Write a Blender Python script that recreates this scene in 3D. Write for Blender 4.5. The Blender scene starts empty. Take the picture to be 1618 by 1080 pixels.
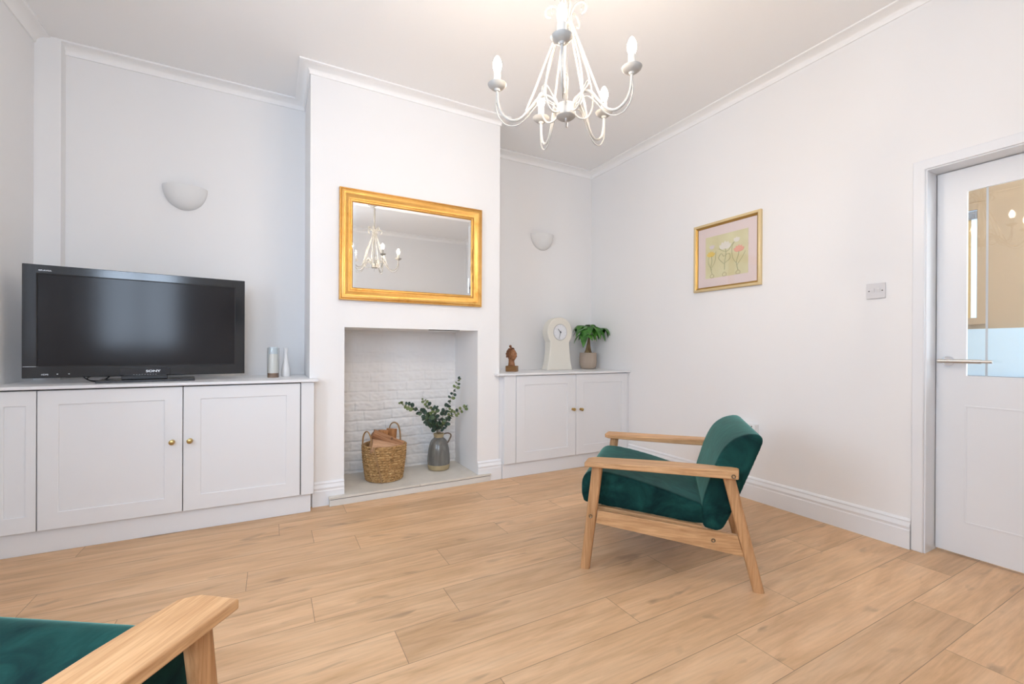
import bpy, bmesh, math, random
from mathutils import Vector, Matrix
random.seed(7)
PI = math.pi
S = bpy.context.scene
COL = S.collection

# ------------------------------------------------------------------ camera
cam_d = bpy.data.cameras.new('camera')
cam_d.sensor_width = 36.0
cam_d.lens = 698.635 / 1618 * 36.0
cam_d.shift_y = 12.829 / 1618
cam_d.clip_start = 0.02
cam = bpy.data.objects.new('camera', cam_d)
COL.objects.link(cam)
def cam_matrix():
    yaw, pitch, roll = .497135526, -.00160094811, .00469527643
    r = Vector((math.cos(yaw), -math.sin(yaw), 0)); fw = Vector((math.sin(yaw), math.cos(yaw), 0)); u = Vector((0, 0, 1))
    f2 = fw * math.cos(pitch) + u * math.sin(pitch); u2 = u * math.cos(pitch) - fw * math.sin(pitch)
    r3 = r * math.cos(roll) + u2 * math.sin(roll); u3 = u2 * math.cos(roll) - r * math.sin(roll)
    m = Matrix((r3, u3, -f2)).transposed().to_4x4()
    m.translation = (0, 0, 1.05)
    return m
cam.matrix_world = cam_matrix()
S.camera = cam

# ------------------------------------------------------------------ world, daylight, exposure
S.view_settings.view_transform = 'Standard'
S.view_settings.look = 'None'
S.view_settings.gamma = 1.0
S.view_settings.exposure = 0.37
W = bpy.data.worlds.new('sky'); S.world = W; W.use_nodes = True
bg = W.node_tree.nodes['Background']
bg.inputs['Color'].default_value = (.69, .825, 1.02, 1)
bg.inputs['Strength'].default_value = 13.5

def area(name, loc, rot, sx, sy, energy, color):
    d = bpy.data.lights.new(name, 'AREA'); d.shape = 'RECTANGLE'; d.size = sx; d.size_y = sy
    d.energy = energy; d.color = color
    o = bpy.data.objects.new(name, d); o.location = loc; o.rotation_euler = rot
    COL.objects.link(o); return o
DAY = (.76, .88, 1.0)
# daylight entering by the window behind the camera and by the window in the left wall
# daylight is the sky itself, entering by the two windows out of the frame; portals guide the sampling
for _n, _l, _r, _x, _y in (('rear_window_portal', (-.43, -.87, 1.69), (PI / 2, 0, 0), .86, 1.34), ('left_window_portal', (-1.32, 1.130, 1.475), (0, -PI / 2, 0), 1.05, 0.86)):
    area(_n, _l, _r, _x, _y, 1, (1, 1, 1)).data.cycles.is_portal = True
BULB_L = 265.0    # radiance of each lit candle bulb
BULB_COL = (1.0, .83, .655)

# ------------------------------------------------------------------ materials
def mat(name, col, rough=.5, metal=0., spec=.5, **kw):
    m = bpy.data.materials.new(name); m.use_nodes = True
    b = m.node_tree.nodes['Principled BSDF']
    b.inputs['Base Color'].default_value = (*col, 1); b.inputs['Roughness'].default_value = rough
    b.inputs['Metallic'].default_value = metal; b.inputs['Specular IOR Level'].default_value = spec
    for k, v in kw.items(): b.inputs[k].default_value = v
    return m
def N(m, t, **kw):
    n = m.node_tree.nodes.new(t)
    for k, v in kw.items():
        if k.startswith('i_'): n.inputs[k[2:].replace('_', ' ')].default_value = v
        else: setattr(n, k, v)
    return n
def L(m, a, b): m.node_tree.links.new(a, b)
def bsdf(m): return m.node_tree.nodes['Principled BSDF']
def ramp(m, stops):
    r = N(m, 'ShaderNodeValToRGB'); e = r.color_ramp.elements
    while len(e) < len(stops): e.new(.5)
    for x, (p, c) in zip(e, stops): x.position = p; x.color = (*c, 1) if len(c) == 3 else c
    return r
def obj_coords(m, scale=(1, 1, 1), geo=False, rot=(0, 0, 0)):
    tc = N(m, 'ShaderNodeTexCoord'); mp = N(m, 'ShaderNodeMapping')
    mp.inputs['Scale'].default_value = scale; mp.inputs['Rotation'].default_value = rot
    L(m, tc.outputs['Object'], mp.inputs['Vector']); return mp.outputs['Vector']
def bump(m, height, strength=.2, dist=.01):
    b = N(m, 'ShaderNodeBump'); b.inputs['Strength'].default_value = strength; b.inputs['Distance'].default_value = dist
    L(m, height, b.inputs['Height']); L(m, b.outputs['Normal'], bsdf(m).inputs['Normal'])
def noise(m, vec, scale, detail=4, rough=.55, dist=0.):
    n = N(m, 'ShaderNodeTexNoise'); n.inputs['Scale'].default_value = scale; n.inputs['Detail'].default_value = detail
    n.inputs['Roughness'].default_value = rough; n.inputs['Distortion'].default_value = dist
    L(m, vec, n.inputs['Vector']); return n.outputs['Fac']
def mixc(m, fac, a, b, mode='MIX'):
    x = N(m, 'ShaderNodeMix', data_type='RGBA', blend_type=mode)
    for s, v in ((x.inputs[0], fac), (x.inputs[6], a), (x.inputs[7], b)):
        if isinstance(v, (int, float)): s.default_value = v
        elif isinstance(v, tuple): s.default_value = (*v, 1) if len(v) == 3 else v
        else: L(m, v, s)
    return x.outputs[2]

def paint(name, col, rough=.6, b=.04):
    m = mat(name, col, rough, spec=.35)
    bump(m, noise(m, obj_coords(m), 140, 3), b, .002)
    return m
M = {}
M['wall'] = paint('wall_paint', (.90, .89, .885), .7)
M['ceiling'] = paint('ceiling_paint', (.96, .95, .94), .8)
M['wood_white'] = paint('white_eggshell', (.85, .855, .87), .38, .02)
M['gloss_white'] = paint('white_gloss', (.86, .87, .89), .3, .02)
M['cab'] = paint('cabinet_paint', (.83, .835, .85), .42, .02)
M['gap'] = mat('dark_gap', (.03, .028, .027), .8)

def floor_mat():
    m = mat('oak_laminate', (.6, .42, .28), .42, spec=.42)
    at = N(m, 'ShaderNodeAttribute', attribute_name='plank'); gr = N(m, 'ShaderNodeAttribute', attribute_name='groove')
    tc = N(m, 'ShaderNodeTexCoord')
    off = N(m, 'ShaderNodeVectorMath', operation='SCALE'); off.inputs['Scale'].default_value = 37.0
    L(m, at.outputs['Color'], off.inputs[0])
    add = N(m, 'ShaderNodeVectorMath', operation='ADD'); L(m, tc.outputs['Object'], add.inputs[0]); L(m, off.outputs[0], add.inputs[1])
    def mp(s):
        n = N(m, 'ShaderNodeMapping'); n.inputs['Scale'].default_value = s; L(m, add.outputs[0], n.inputs['Vector']); return n.outputs['Vector']
    broad = noise(m, mp((1.3, 7, 1)), 1.6, 5, .6, .6)
    fine = noise(m, mp((5, 95, 1)), 1.0, 4, .6, .3)
    mid = noise(m, mp((2.2, 26, 1)), 1.0, 5, .6, 1.1)
    c1 = ramp(m, [(.25, (.60, .365, .19)), (.5, (.73, .47, .268)), (.75, (.81, .555, .34))]); L(m, broad, c1.inputs['Fac'])
    c2 = ramp(m, [(.3, (.70, .66, .62)), (.55, (1, 1, 1)), (.8, (1.05, 1.05, 1.05))]); L(m, mid, c2.inputs['Fac'])
    c3 = ramp(m, [(.3, (.88, .87, .86)), (.6, (1.03, 1.03, 1.03))]); L(m, fine, c3.inputs['Fac'])
    col = mixc(m, .55, c1.outputs['Color'], c2.outputs['Color'], 'MULTIPLY')
    col = mixc(m, .7, col, c3.outputs['Color'], 'MULTIPLY')
    # knots and dark flecks
    kn = noise(m, mp((2.6, 9, 1)), 1.5, 2, .4, .4)
    kr = ramp(m, [(.66, (0, 0, 0)), (.75, (1, 1, 1))]); L(m, kn, kr.inputs['Fac'])
    col = mixc(m, kr.outputs['Color'], col, mixc(m, .52, col, (.26, .16, .10)))
    pv = N(m, 'ShaderNodeSeparateColor'); L(m, at.outputs['Color'], pv.inputs[0])
    pr = ramp(m, [(0, (.90, .89, .88)), (1, (1.08, 1.07, 1.06))]); L(m, pv.outputs[0], pr.inputs['Fac'])
    col = mixc(m, 1., col, pr.outputs['Color'], 'MULTIPLY')
    gm = N(m, 'ShaderNodeMath', operation='MULTIPLY'); L(m, gr.outputs['Fac'], gm.inputs[0]); gm.inputs[1].default_value = .7
    col = mixc(m, gm.outputs[0], col, (.17, .105, .065))
    L(m, col, bsdf(m).inputs['Base Color'])
    rr = N(m, 'ShaderNodeMapRange'); L(m, mid, rr.inputs[0]); rr.inputs[3].default_value = .34; rr.inputs[4].default_value = .5
    L(m, rr.outputs[0], bsdf(m).inputs['Roughness'])
    bump(m, fine, .05, .002)
    return m
M['floor'] = floor_mat()

def oak(name, axis, a=(.46, .235, .098), b=(.70, .42, .215), rough=.45):
    m = mat(name, b, rough, spec=.35)
    s = [95, 95, 95]; s[axis] = 4
    g = noise(m, obj_coords(m, tuple(s)), 1.0, 5, .65, .4)
    s2 = [16, 16, 16]; s2[axis] = 1.2
    h = noise(m, obj_coords(m, tuple(s2)), 1.0, 3, .5, 1.2)
    c = ramp(m, [(.3, a), (.62, b)]); L(m, g, c.inputs['Fac'])
    d = ramp(m, [(.3, (.86, .83, .80)), (.7, (1.08, 1.08, 1.08))]); L(m, h, d.inputs['Fac'])
    L(m, mixc(m, 1., c.outputs['Color'], d.outputs['Color'], 'MULTIPLY'), bsdf(m).inputs['Base Color'])
    bump(m, g, .08, .001)
    return m
M['oak_y'] = oak('oak_along_arm', 1)
M['oak_z'] = oak('oak_along_leg', 2, (.42, .205, .082), (.65, .375, .185))
M['oak_x'] = oak('oak_along_slat', 0)

def velvet():
    m = mat('green_velvet', (.006, .055, .05), .7, spec=.12)
    b = bsdf(m)
    b.inputs['Sheen Weight'].default_value = .68; b.inputs['Sheen Roughness'].default_value = .28
    b.inputs['Sheen Tint'].default_value = (.34, .76, .65, 1)
    n = noise(m, obj_coords(m, (1, 1, 1)), 7, 4, .6, 1.0)
    c = ramp(m, [(.34, (.0012, .018, .019)), (.5, (.0045, .038, .034)), (.68, (.010, .066, .058))]); L(m, n, c.inputs['Fac'])
    L(m, c.outputs['Color'], b.inputs['Base Color'])
    bump(m, noise(m, obj_coords(m), 22, 3), .12, .006)
    return m
M['velvet'] = velvet()
M['black_gloss'] = mat('black_gloss_plastic', (.012, .014, .018), .12, spec=.6)
M['screen'] = mat('matte_screen', (.022, .021, .023), .13, spec=.22)
M['black'] = mat('black_plastic', (.015, .015, .017), .4)
M['logo'] = mat('silver_lettering', (.75, .77, .8), .35, metal=.3)
M['grey_plate'] = mat('dark_grey_glass', (.035, .036, .042), .2)
M['brass'] = mat('aged_brass', (.50, .36, .15), .32, metal=1.)
M['bolt'] = mat('antique_bolt', (.20, .155, .10), .4, metal=.9)
M['steel'] = mat('brushed_steel', (.60, .585, .57), .28, metal=1.)
M['chrome'] = mat('chrome', (.78, .80, .84), .12, metal=1.)
M['cream_metal'] = mat('cream_painted_metal', (.47, .455, .425), .4)
M['candle'] = mat('cream_candle_sleeve', (.72, .69, .64), .5)
M['mirror'] = mat('mirror_glass', (.86, .88, .89), .012, metal=1.)
M['plaster'] = paint('plaster_white', (.84, .835, .825), .75)
M['plastic_white'] = mat('white_plastic', (.74, .73, .74), .35)
M['socket_white'] = mat('white_socket_plastic', (.86, .855, .85), .35)
M['screw'] = mat('screw_grey', (.10, .09, .09), .5)

def gold():
    m = mat('gilt_frame', (.80, .48, .13), .36, metal=.8)
    n = noise(m, obj_coords(m), 11, 6, .7)
    c = ramp(m, [(.28, (.50, .245, .05)), (.42, (.67, .37, .10)), (.8, (.76, .455, .15))]); L(m, n, c.inputs['Fac'])
    L(m, c.outputs['Color'], bsdf(m).inputs['Base Color']); bump(m, noise(m, obj_coords(m), 90, 3), .12, .002)
    return m
M['gold'] = gold()
M['gold_dark'] = mat('worn_gilt', (.42, .22, .06), .45, metal=.5)
M['gilt_pale'] = mat('pale_gilt', (.76, .60, .33), .4, metal=.35)
M['gilt_inner'] = mat('antique_gold_slip', (.46, .27, .07), .38, metal=.7)

def bulb_mat():
    m = bpy.data.materials.new('lit_bulb_glass'); m.use_nodes = True; nt = m.node_tree; nt.nodes.clear()
    out = nt.nodes.new('ShaderNodeOutputMaterial'); mx = nt.nodes.new('ShaderNodeMixShader'); mx.inputs[0].default_value = .3
    tr = nt.nodes.new('ShaderNodeBsdfTransparent'); em = nt.nodes.new('ShaderNodeEmission')
    em.inputs[0].default_value = (1, .90, .74, 1); em.inputs[1].default_value = 26
    nt.links.new(tr.outputs[0], mx.inputs[1]); nt.links.new(em.outputs[0], mx.inputs[2]); nt.links.new(mx.outputs[0], out.inputs[0])
    f = bpy.data.materials.new('glowing_filament'); f.use_nodes = True
    b = bsdf(f); b.inputs['Emission Color'].default_value = (*BULB_COL, 1); b.inputs['Emission Strength'].default_value = BULB_L * 9.5
    M['filament'] = f
    return m
M['bulb'] = bulb_mat()

def glass_mat(name, tint=(1, 1, 1), boost=1.0):
    m = bpy.data.materials.new(name); m.use_nodes = True; nt = m.node_tree; nt.nodes.clear()
    out = nt.nodes.new('ShaderNodeOutputMaterial'); mx = nt.nodes.new('ShaderNodeMixShader')
    tr = nt.nodes.new('ShaderNodeBsdfTransparent'); tr.inputs[0].default_value = (*tint, 1)
    gl = nt.nodes.new('ShaderNodeBsdfGlossy'); gl.inputs['Roughness'].default_value = .01
    lw = nt.nodes.new('ShaderNodeLayerWeight'); lw.inputs['Blend'].default_value = .5
    pw = nt.nodes.new('ShaderNodeMath'); pw.operation = 'POWER'; pw.inputs[1].default_value = 5.0
    fr = nt.nodes.new('ShaderNodeMath'); fr.operation = 'MULTIPLY_ADD'; fr.inputs[1].default_value = .95; fr.inputs[2].default_value = .045
    mu = nt.nodes.new('ShaderNodeMath'); mu.operation = 'MULTIPLY'; mu.inputs[1].default_value = boost
    nt.links.new(lw.outputs['Facing'], pw.inputs[0]); nt.links.new(pw.outputs[0], fr.inputs[0])
    nt.links.new(fr.outputs[0], mu.inputs[0]); nt.links.new(mu.outputs[0], mx.inputs[0])
    nt.links.new(tr.outputs[0], mx.inputs[1]); nt.links.new(gl.outputs[0], mx.inputs[2]); nt.links.new(mx.outputs[0], out.inputs[0])
    return m
M['glass'] = glass_mat('clear_glass', (.97, .98, .98), 1.6)
M['glass_pic'] = glass_mat('picture_glass', (1, 1, 1), .7)
M['glass_blue'] = glass_mat('pale_blue_glass', (.80, .87, .93), 1.2)

# ------------------------------------------------------------------ mesh helpers
class MB:
    def __init__(s): s.v = []; s.f = []; s.m = []
    def add(s, vs, fs, mi=0):
        o = len(s.v); s.v += [tuple(x) for x in vs]; s.f += [tuple(i + o for i in f) for f in fs]; s.m += [mi] * len(fs); return s
    def box(s, x0, x1, y0, y1, z0, z1, mi=0):
        vs = [(x, y, z) for z in (z0, z1) for y in (y0, y1) for x in (x0, x1)]
        return s.add(vs, [(0, 2, 3, 1), (4, 5, 7, 6), (0, 1, 5, 4), (2, 6, 7, 3), (0, 4, 6, 2), (1, 3, 7, 5)], mi)
    def prism(s, poly, axis, a, b, mi=0):
        # poly: 2D points in the other two axes, in cyclic axis order
        n = len(poly)
        def p(q, t):
            if axis == 0: return (t, q[0], q[1])
            if axis == 1: return (q[0], t, q[1])
            return (q[0], q[1], t)
        vs = [p(q, a) for q in poly] + [p(q, b) for q in poly]
        fs = [tuple(range(n))[::-1], tuple(range(n, 2 * n))] + [(i, (i + 1) % n, n + (i + 1) % n, n + i) for i in range(n)]
        return s.add(vs, fs, mi)
    def rings(s, rings, cap=True, mi=0, closed=False):
        n = len(rings[0]); vs = [p for r in rings for p in r]; k = len(rings); fs = []
        for j in range(k - 1 + (1 if closed else 0)):
            a = j * n; b = ((j + 1) % k) * n
            for i in range(n): fs.append((a + i, a + (i + 1) % n, b + (i + 1) % n, b + i))
        if cap and not closed: fs += [tuple(range(n))[::-1], tuple(range((k - 1) * n, k * n))]
        return s.add(vs, fs, mi)
    def lathe(s, prof, n=32, c=(0, 0, 0), mi=0, a0=0., a1=2 * PI, ring=False):
        # prof: (r, z) list, bottom to top; r=0 ends are closed by a fan
        full = abs(a1 - a0 - 2 * PI) < 1e-6; cnt = n if full else n + 1
        rings = [[(c[0] + r * math.cos(a0 + (a1 - a0) * i / n), c[1] + r * math.sin(a0 + (a1 - a0) * i / n), c[2] + z) for i in range(cnt)] for r, z in prof]
        if full: return s.rings(rings, not ring, mi, ring)
        vs = [p for r in rings for p in r]; fs = []
        for j in range(len(rings) - 1):
            for i in range(n): fs.append((j * cnt + i, j * cnt + i + 1, (j + 1) * cnt + i + 1, (j + 1) * cnt + i))
        return s.add(vs, fs, mi)
    def tube(s, pts, r, n=10, mi=0, closed=False, squash=None):
        pts = [Vector(p) for p in pts]; k = len(pts); rad = r if callable(r) else (lambda t: r)
        tang = []
        for i in range(k):
            if closed: t = pts[(i + 1) % k] - pts[i - 1]
            else: t = pts[min(i + 1, k - 1)] - pts[max(i - 1, 0)]
            tang.append(t.normalized())
        up = Vector((0, 0, 1)) if abs(tang[0].z) < .9 else Vector((1, 0, 0))
        nrm = (up - tang[0] * up.dot(tang[0])).normalized(); rings = []
        for i in range(k):
            nrm = (nrm - tang[i] * nrm.dot(tang[i])).normalized(); bi = tang[i].cross(nrm)
            rr = rad(i / max(1, k - 1)); a, b = (rr, rr) if not squash else (rr * squash[0], rr * squash[1])
            rings.append([tuple(pts[i] + nrm * (a * math.cos(2 * PI * j / n)) + bi * (b * math.sin(2 * PI * j / n))) for j in range(n)])
        return s.rings(rings, True, mi, closed)
    def build(s, name, mats, parent=None, smooth=True, bevel=0., seg=2, angle=35, loc=None, sub=0):
        me = bpy.data.meshes.new(name); me.from_pydata(s.v, [], s.f)
        for m in (mats if isinstance(mats, (list, tuple)) else [mats]): me.materials.append(m)
        me.polygons.foreach_set('material_index', s.m)
        bm = bmesh.new(); bm.from_mesh(me); bmesh.ops.recalc_face_normals(bm, faces=bm.faces); bm.to_mesh(me); bm.free()
        if smooth:
            me.polygons.foreach_set('use_smooth', [True] * len(me.polygons)); me.set_sharp_from_angle(angle=math.radians(angle))
        o = bpy.data.objects.new(name, me); COL.objects.link(o)
        if parent is not None: o.parent = parent
        if loc: o.location = loc
        if sub:
            sd = o.modifiers.new('sub', 'SUBSURF'); sd.levels = sd.render_levels = sub
        if bevel:
            b = o.modifiers.new('bevel', 'BEVEL'); b.width = bevel; b.segments = seg; b.limit_method = 'ANGLE'; b.angle_limit = math.radians(40); b.harden_normals = False
        me.update(); return o
def crom(pts, n=8, closed=False):
    out = []; P = [Vector(p) for p in pts]; k = len(P)
    for i in range(k if closed else k - 1):
        p0 = P[i - 1] if (closed or i > 0) else P[0]; p1 = P[i]; p2 = P[(i + 1) % k]; p3 = P[(i + 2) % k] if (closed or i + 2 < k) else P[-1]
        for j in range(n):
            t = j / n
            out.append(.5 * ((2 * p1) + (p2 - p0) * t + (2 * p0 - 5 * p1 + 4 * p2 - p3) * t * t + (3 * p1 - p0 - 3 * p2 + p3) * t ** 3))
    if not closed: out.append(P[-1])
    return out
def thing(name, label, cat, loc=(0, 0, 0), rz=0, group=None):
    o = bpy.data.objects.new(name, None); COL.objects.link(o); o.empty_display_size = .05
    o.location = loc; o.rotation_euler = (0, 0, rz); o['label'] = label; o['category'] = cat
    if group: o['group'] = group
    return o
def tag(o, label, cat, group=None):
    o['label'] = label; o['category'] = cat
    if group: o['group'] = group
    return o
def struct(o): o['kind'] = 'structure'; return o

# ------------------------------------------------------------------ room dimensions
XW = 2.988      # right wall
XL = -1.25      # left wall
YB = 3.743      # back of the alcoves
YC = 3.21       # chimney breast front
YR = -.80       # wall behind the camera
ZT = 2.92
CX0, CX1 = .2185, 1.623
FX0, FX1, FZ = .436, 1.432, 1.197   # fireplace opening
FY = 3.70                            # fireplace back

# floor: one sheet of planks
def make_floor():
    rows = [3.80, 3.57, 3.38, 3.185, 2.985, 2.797, 2.607, 2.413, 2.225, 2.037, 1.848, 1.652, 1.457, 1.257, 1.04, .83, .64, .45, .26, .07, -.12, -.31, -.5, -.69, -.88]
    j0 = {3: -.863, 4: .039, 5: .203, 6: .412, 7: -.097, 8: .763, 9: .148, 10: -.62, 11: .405, 12: 1.25, 13: 1.93, 14: 1.512, 15: 2.376}
    P = 1.285; x0, x1 = -1.4, 4.9; g = .0012; joints = {}
    for r in range(len(rows) - 1):
        b = j0.get(r, random.uniform(0, P)); k = math.ceil((x0 + .05 - b) / P); js = []
        while b + k * P < x1 - .05: js.append(b + k * P); k += 1
        joints[r] = js
    xs = {x0, x1}
    for js in joints.values():
        for j in js: xs |= {round(j - g, 5), round(j + g, 5)}
    xs = sorted(xs); ys = []
    for y in rows[::-1]: ys += [y - g, y + g]
    ys = ys[1:-1]
    verts = [(x, y, 0) for y in ys for x in xs]; nx = len(xs); faces = []; pl = []; gv = []
    rnd = {}
    for iy in range(len(ys) - 1):
        ym = (ys[iy] + ys[iy + 1]) / 2; row = next((r for r in range(len(rows) - 1) if rows[r + 1] + g < ym < rows[r] - g), None)
        for ix in range(nx - 1):
            xm = (xs[ix] + xs[ix + 1]) / 2
            faces.append((iy * nx + ix, iy * nx + ix + 1, (iy + 1) * nx + ix + 1, (iy + 1) * nx + ix))
            if row is None: gv.append(1.); pl.append((.5, .5, .5)); continue
            js = joints[row]; gv.append(1. if any(abs(xm - j) < g * .9 for j in js) else 0.)
            key = (row, sum(1 for j in js if j < xm))
            if key not in rnd: rnd[key] = (random.random(), random.random(), random.random())
            pl.append(rnd[key])
    me = bpy.data.meshes.new('floor'); me.from_pydata(verts, [], faces); me.materials.append(M['floor'])
    a = me.attributes.new('plank', 'FLOAT_COLOR', 'FACE'); a.data.foreach_set('color', [c for p in pl for c in (*p, 1)])
    b = me.attributes.new('groove', 'FLOAT', 'FACE'); b.data.foreach_set('value', gv)
    o = bpy.data.objects.new('floor', me); COL.objects.link(o); return struct(o)
make_floor()
struct(MB().box(-1.4, XW + .14, -.95, 3.9, ZT, ZT + .08).build('ceiling', M['ceiling'], smooth=False))

def wall_hole(axis, a, b, u0, u1, z0, z1, hu0, hu1, hz0, hz1):
    # wall slab between a and b along `axis`, with one rectangular hole
    mb = MB(); O = [(u0, z0), (u1, z0), (u1, z1), (u0, z1)]; H = [(hu0, hz0), (hu1, hz0), (hu1, hz1), (hu0, hz1)]
    p = (lambda q, t: (t, q[0], q[1])) if axis == 0 else (lambda q, t: (q[0], t, q[1]))
    vs = [p(q, t) for t in (a, b) for q in O + H]; fs = []
    for k in (0, 8):
        for i in range(4): j = (i + 1) % 4; fs.append((k + i, k + j, k + 4 + j, k + 4 + i))
    for i in range(4):
        j = (i + 1) % 4; fs += [(i, j, 8 + j, 8 + i), (4 + i, 4 + j, 12 + j, 12 + i)]
    return mb.add(vs, fs)
LW = (0.7, 1.56, 0.95, 2.0)    # unseen left window, put in to balance the light; y0,y1,z0,z1
RW = (-.86, .0, 1.02, 2.36)     # rear window x0,x1,z0,z1
struct(wall_hole(0, XL - .16, XL, YR - .15, YB + .1, 0, ZT + .02, *LW).build('wall_left', M['wall'], smooth=False))
struct(wall_hole(1, YR - .15, YR, XL, XW + .14, 0, ZT + .02, *RW).build('wall_rear', M['wall'], smooth=False))
struct(MB().box(XL, XW + .14, YB, YB + .12, 0, ZT + .02).build('wall_alcove', M['wall'], smooth=False))
DY0, DY1, DZ = .232, .998, 1.994
struct(MB().prism([(YR, 0), (DY0, 0), (DY0, DZ), (DY1, DZ), (DY1, 0), (YB, 0), (YB, ZT + .02), (YR, ZT + .02)], 0, XW, XW + .14).build('wall_right', M['wall'], smooth=False))
# boxed-in corner at the far left
struct(MB().box(XL, -1.132, 3.672, YB, 0, ZT).build('wall_boxing', M['wall'], smooth=False))
# chimney breast: plan and opening
struct(MB().box(CX0, FX0, YC, YB, 0, FZ).build('wall_chimney_left', M['wall'], smooth=False))
struct(MB().box(FX1, CX1, YC, YB, 0, FZ).build('wall_chimney_right', M['wall'], smooth=False))
struct(MB().box(CX0, CX1, YC, YB, FZ, ZT).build('wall_chimney_upper', M['wall'], smooth=False))

# brick back of the fireplace, painted white
def brick_back():
    mb = MB(); nx, nz = 190, 200; x0, x1, z0, z1 = FX0, FX1, .0, FZ
    rnd = random.Random(3); tone = {}
    from mathutils import noise as mn
    vs = []
    for j in range(nz + 1):
        z = z0 + (z1 - z0) * j / nz
        for i in range(nx + 1):
            x = x0 + (x1 - x0) * i / nx
            wz = z + .010 * mn.noise((x * 5, z * 5, 1.3)); wx = x + .012 * mn.noise((x * 6, z * 6, 7.7))
            row = math.floor(wz / .078); fz = wz / .078 - row
            bx = (wx + (row % 2) * .11 + .03 * math.sin(row * 2.3)) / .225; br = math.floor(bx); fx = bx - br
            t = tone.setdefault((row, br), rnd.uniform(-.5, .5))
            ez = min(fz, 1 - fz) * .078; ex = min(fx, 1 - fx) * .225
            e = min(ez, ex + .002); k = min(1, max(0, e / .009)); k = k * k * (3 - 2 * k)
            fade = 1 - min(1, max(0, (z - .62) / .35)) * .8
            d = (.011 * k + .007 * t * k) * fade
            d += (.006 * mn.noise((x * 13, z * 22, 3.1)) + .004 * mn.noise((x * 34, z * 55, 5.1))) * (.35 + .65 * fade)
            vs.append((x, FY - d, z))
    fs = [(j * (nx + 1) + i, j * (nx + 1) + i + 1, (j + 1) * (nx + 1) + i + 1, (j + 1) * (nx + 1) + i) for j in range(nz) for i in range(nx)]
    mb.add(vs, fs); return mb
m_brick = paint('painted_brick', (.88, .865, .85), .65, .10)
struct(brick_back().build('wall_fireplace', m_brick, angle=180))
struct(MB().box(1.045, 1.285, YC + .012, YC + .045, FZ - .004, FZ + .002).build('trim_7', M['gap'], smooth=False))

# covings
def coving_profile(n=7, p=.07, d=.058):
    # (out from wall, z)
    pts = [(0, ZT), (p, ZT), (p, ZT - .009)]
    for i in range(n + 1):
        a = i / n * PI / 2
        pts.append((p - .006 - (p - .014) * math.sin(a), ZT - d + .008 + (d - .019) * math.cos(a) * 1.0))
    pts += [(.008, ZT - d), (0, ZT - d)]
    return pts
def coving(name, path, m=M['ceiling']):
    # path: list of 2D wall points; room is on the right of the direction of travel; mitred corners
    prof = coving_profile(); k = len(path); rings = []
    for i in range(k):
        p = Vector(path[i]); d0 = (p - Vector(path[i - 1])).normalized() if i > 0 else None; d1 = (Vector(path[i + 1]) - p).normalized() if i < k - 1 else None
        nr = lambda d: Vector((d.y, -d.x))
        if d0 is None: off = nr(d1)
        elif d1 is None: off = nr(d0)
        else:
            a, b = nr(d0), nr(d1); off = (a + b) / (1 + a.dot(b))
        rings.append([(p.x + off.x * o, p.y + off.y * o, z) for o, z in prof])
    return struct(MB().rings(rings).build(name, m, angle=50))
coving('trim_1', [(XL, YR), (XL, 3.672)])
coving('trim_2', [(-1.132, YB), (CX0, YB), (CX0, YC), (CX1, YC), (CX1, YB), (XW, YB), (XW, YR), (XL, YR)])

# skirting boards
SK = [(0, 0), (.02, 0), (.02, .098), (.017, .103), (.017, .112), (.020, .118), (.017, .128), (.011, .136), (.010, .142), (.012, .147), (.009, .153), (.004, .158), (0, .160)]
def skirting(name, path):
    k = len(path); rings = []
    for i in range(k):
        p = Vector(path[i]); d0 = (p - Vector(path[i - 1])).normalized() if i > 0 else None; d1 = (Vector(path[i + 1]) - p).normalized() if i < k - 1 else None
        nr = lambda d: Vector((d.y, -d.x))
        if d0 is None: off = nr(d1)
        elif d1 is None: off = nr(d0)
        else:
            a, b = nr(d0), nr(d1); off = (a + b) / (1 + a.dot(b))
        rings.append([(p.x + off.x * o, p.y + off.y * o, z) for o, z in SK])
    return struct(MB().rings(rings).build(name, M['gloss_white'], angle=30))
skirting('baseboard_right', [(XW, 3.165), (XW, 1.05)])
skirting('baseboard_chimney_left', [(.236, YC), (FX0, YC)])
skirting('baseboard_chimney_right', [(FX1, YC), (1.640, YC)])
skirting('baseboard_rear', [(XW, YR), (XL, YR)])

# ------------------------------------------------------------------ windows out of the frame
def window(name, axis, pos, u0, u1, z0, z1, sgn):
    fr = .055
    def bx(mb, a0, a1, b0, b1, t0, t1):
        if axis == 1: mb.box(a0, a1, t0, t1, b0, b1)
        else: mb.box(t0, t1, a0, a1, b0, b1)
    t0, t1 = sorted((pos - sgn * .085, pos - sgn * .04)); mb = MB()
    um = (u0 + u1) / 2
    O = wall_hole(1 if axis == 1 else 0, t0, t1, u0, u1, z0, z1, u0 + fr, u1 - fr, z0 + fr, z1 - fr)
    o = struct(O.build(name, M['gloss_white'], bevel=.004))
    b = MB(); bx(b, um - .022, um + .022, z0 + fr - .002, z1 - fr + .002, t0 + .006, t1 - .006); b.build('mullion', M['gloss_white'], o)
    g = MB(); tm = (t0 + t1) / 2; bx(g, u0 + fr, u1 - fr, z0 + fr, z1 - fr, tm - .003, tm + .003); g.build('window_pane', M['glass'], o, smooth=False)
    return o
window('window_1', 1, YR, *RW, 1)
window('window_2', 0, XL, *LW, 1)

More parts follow.
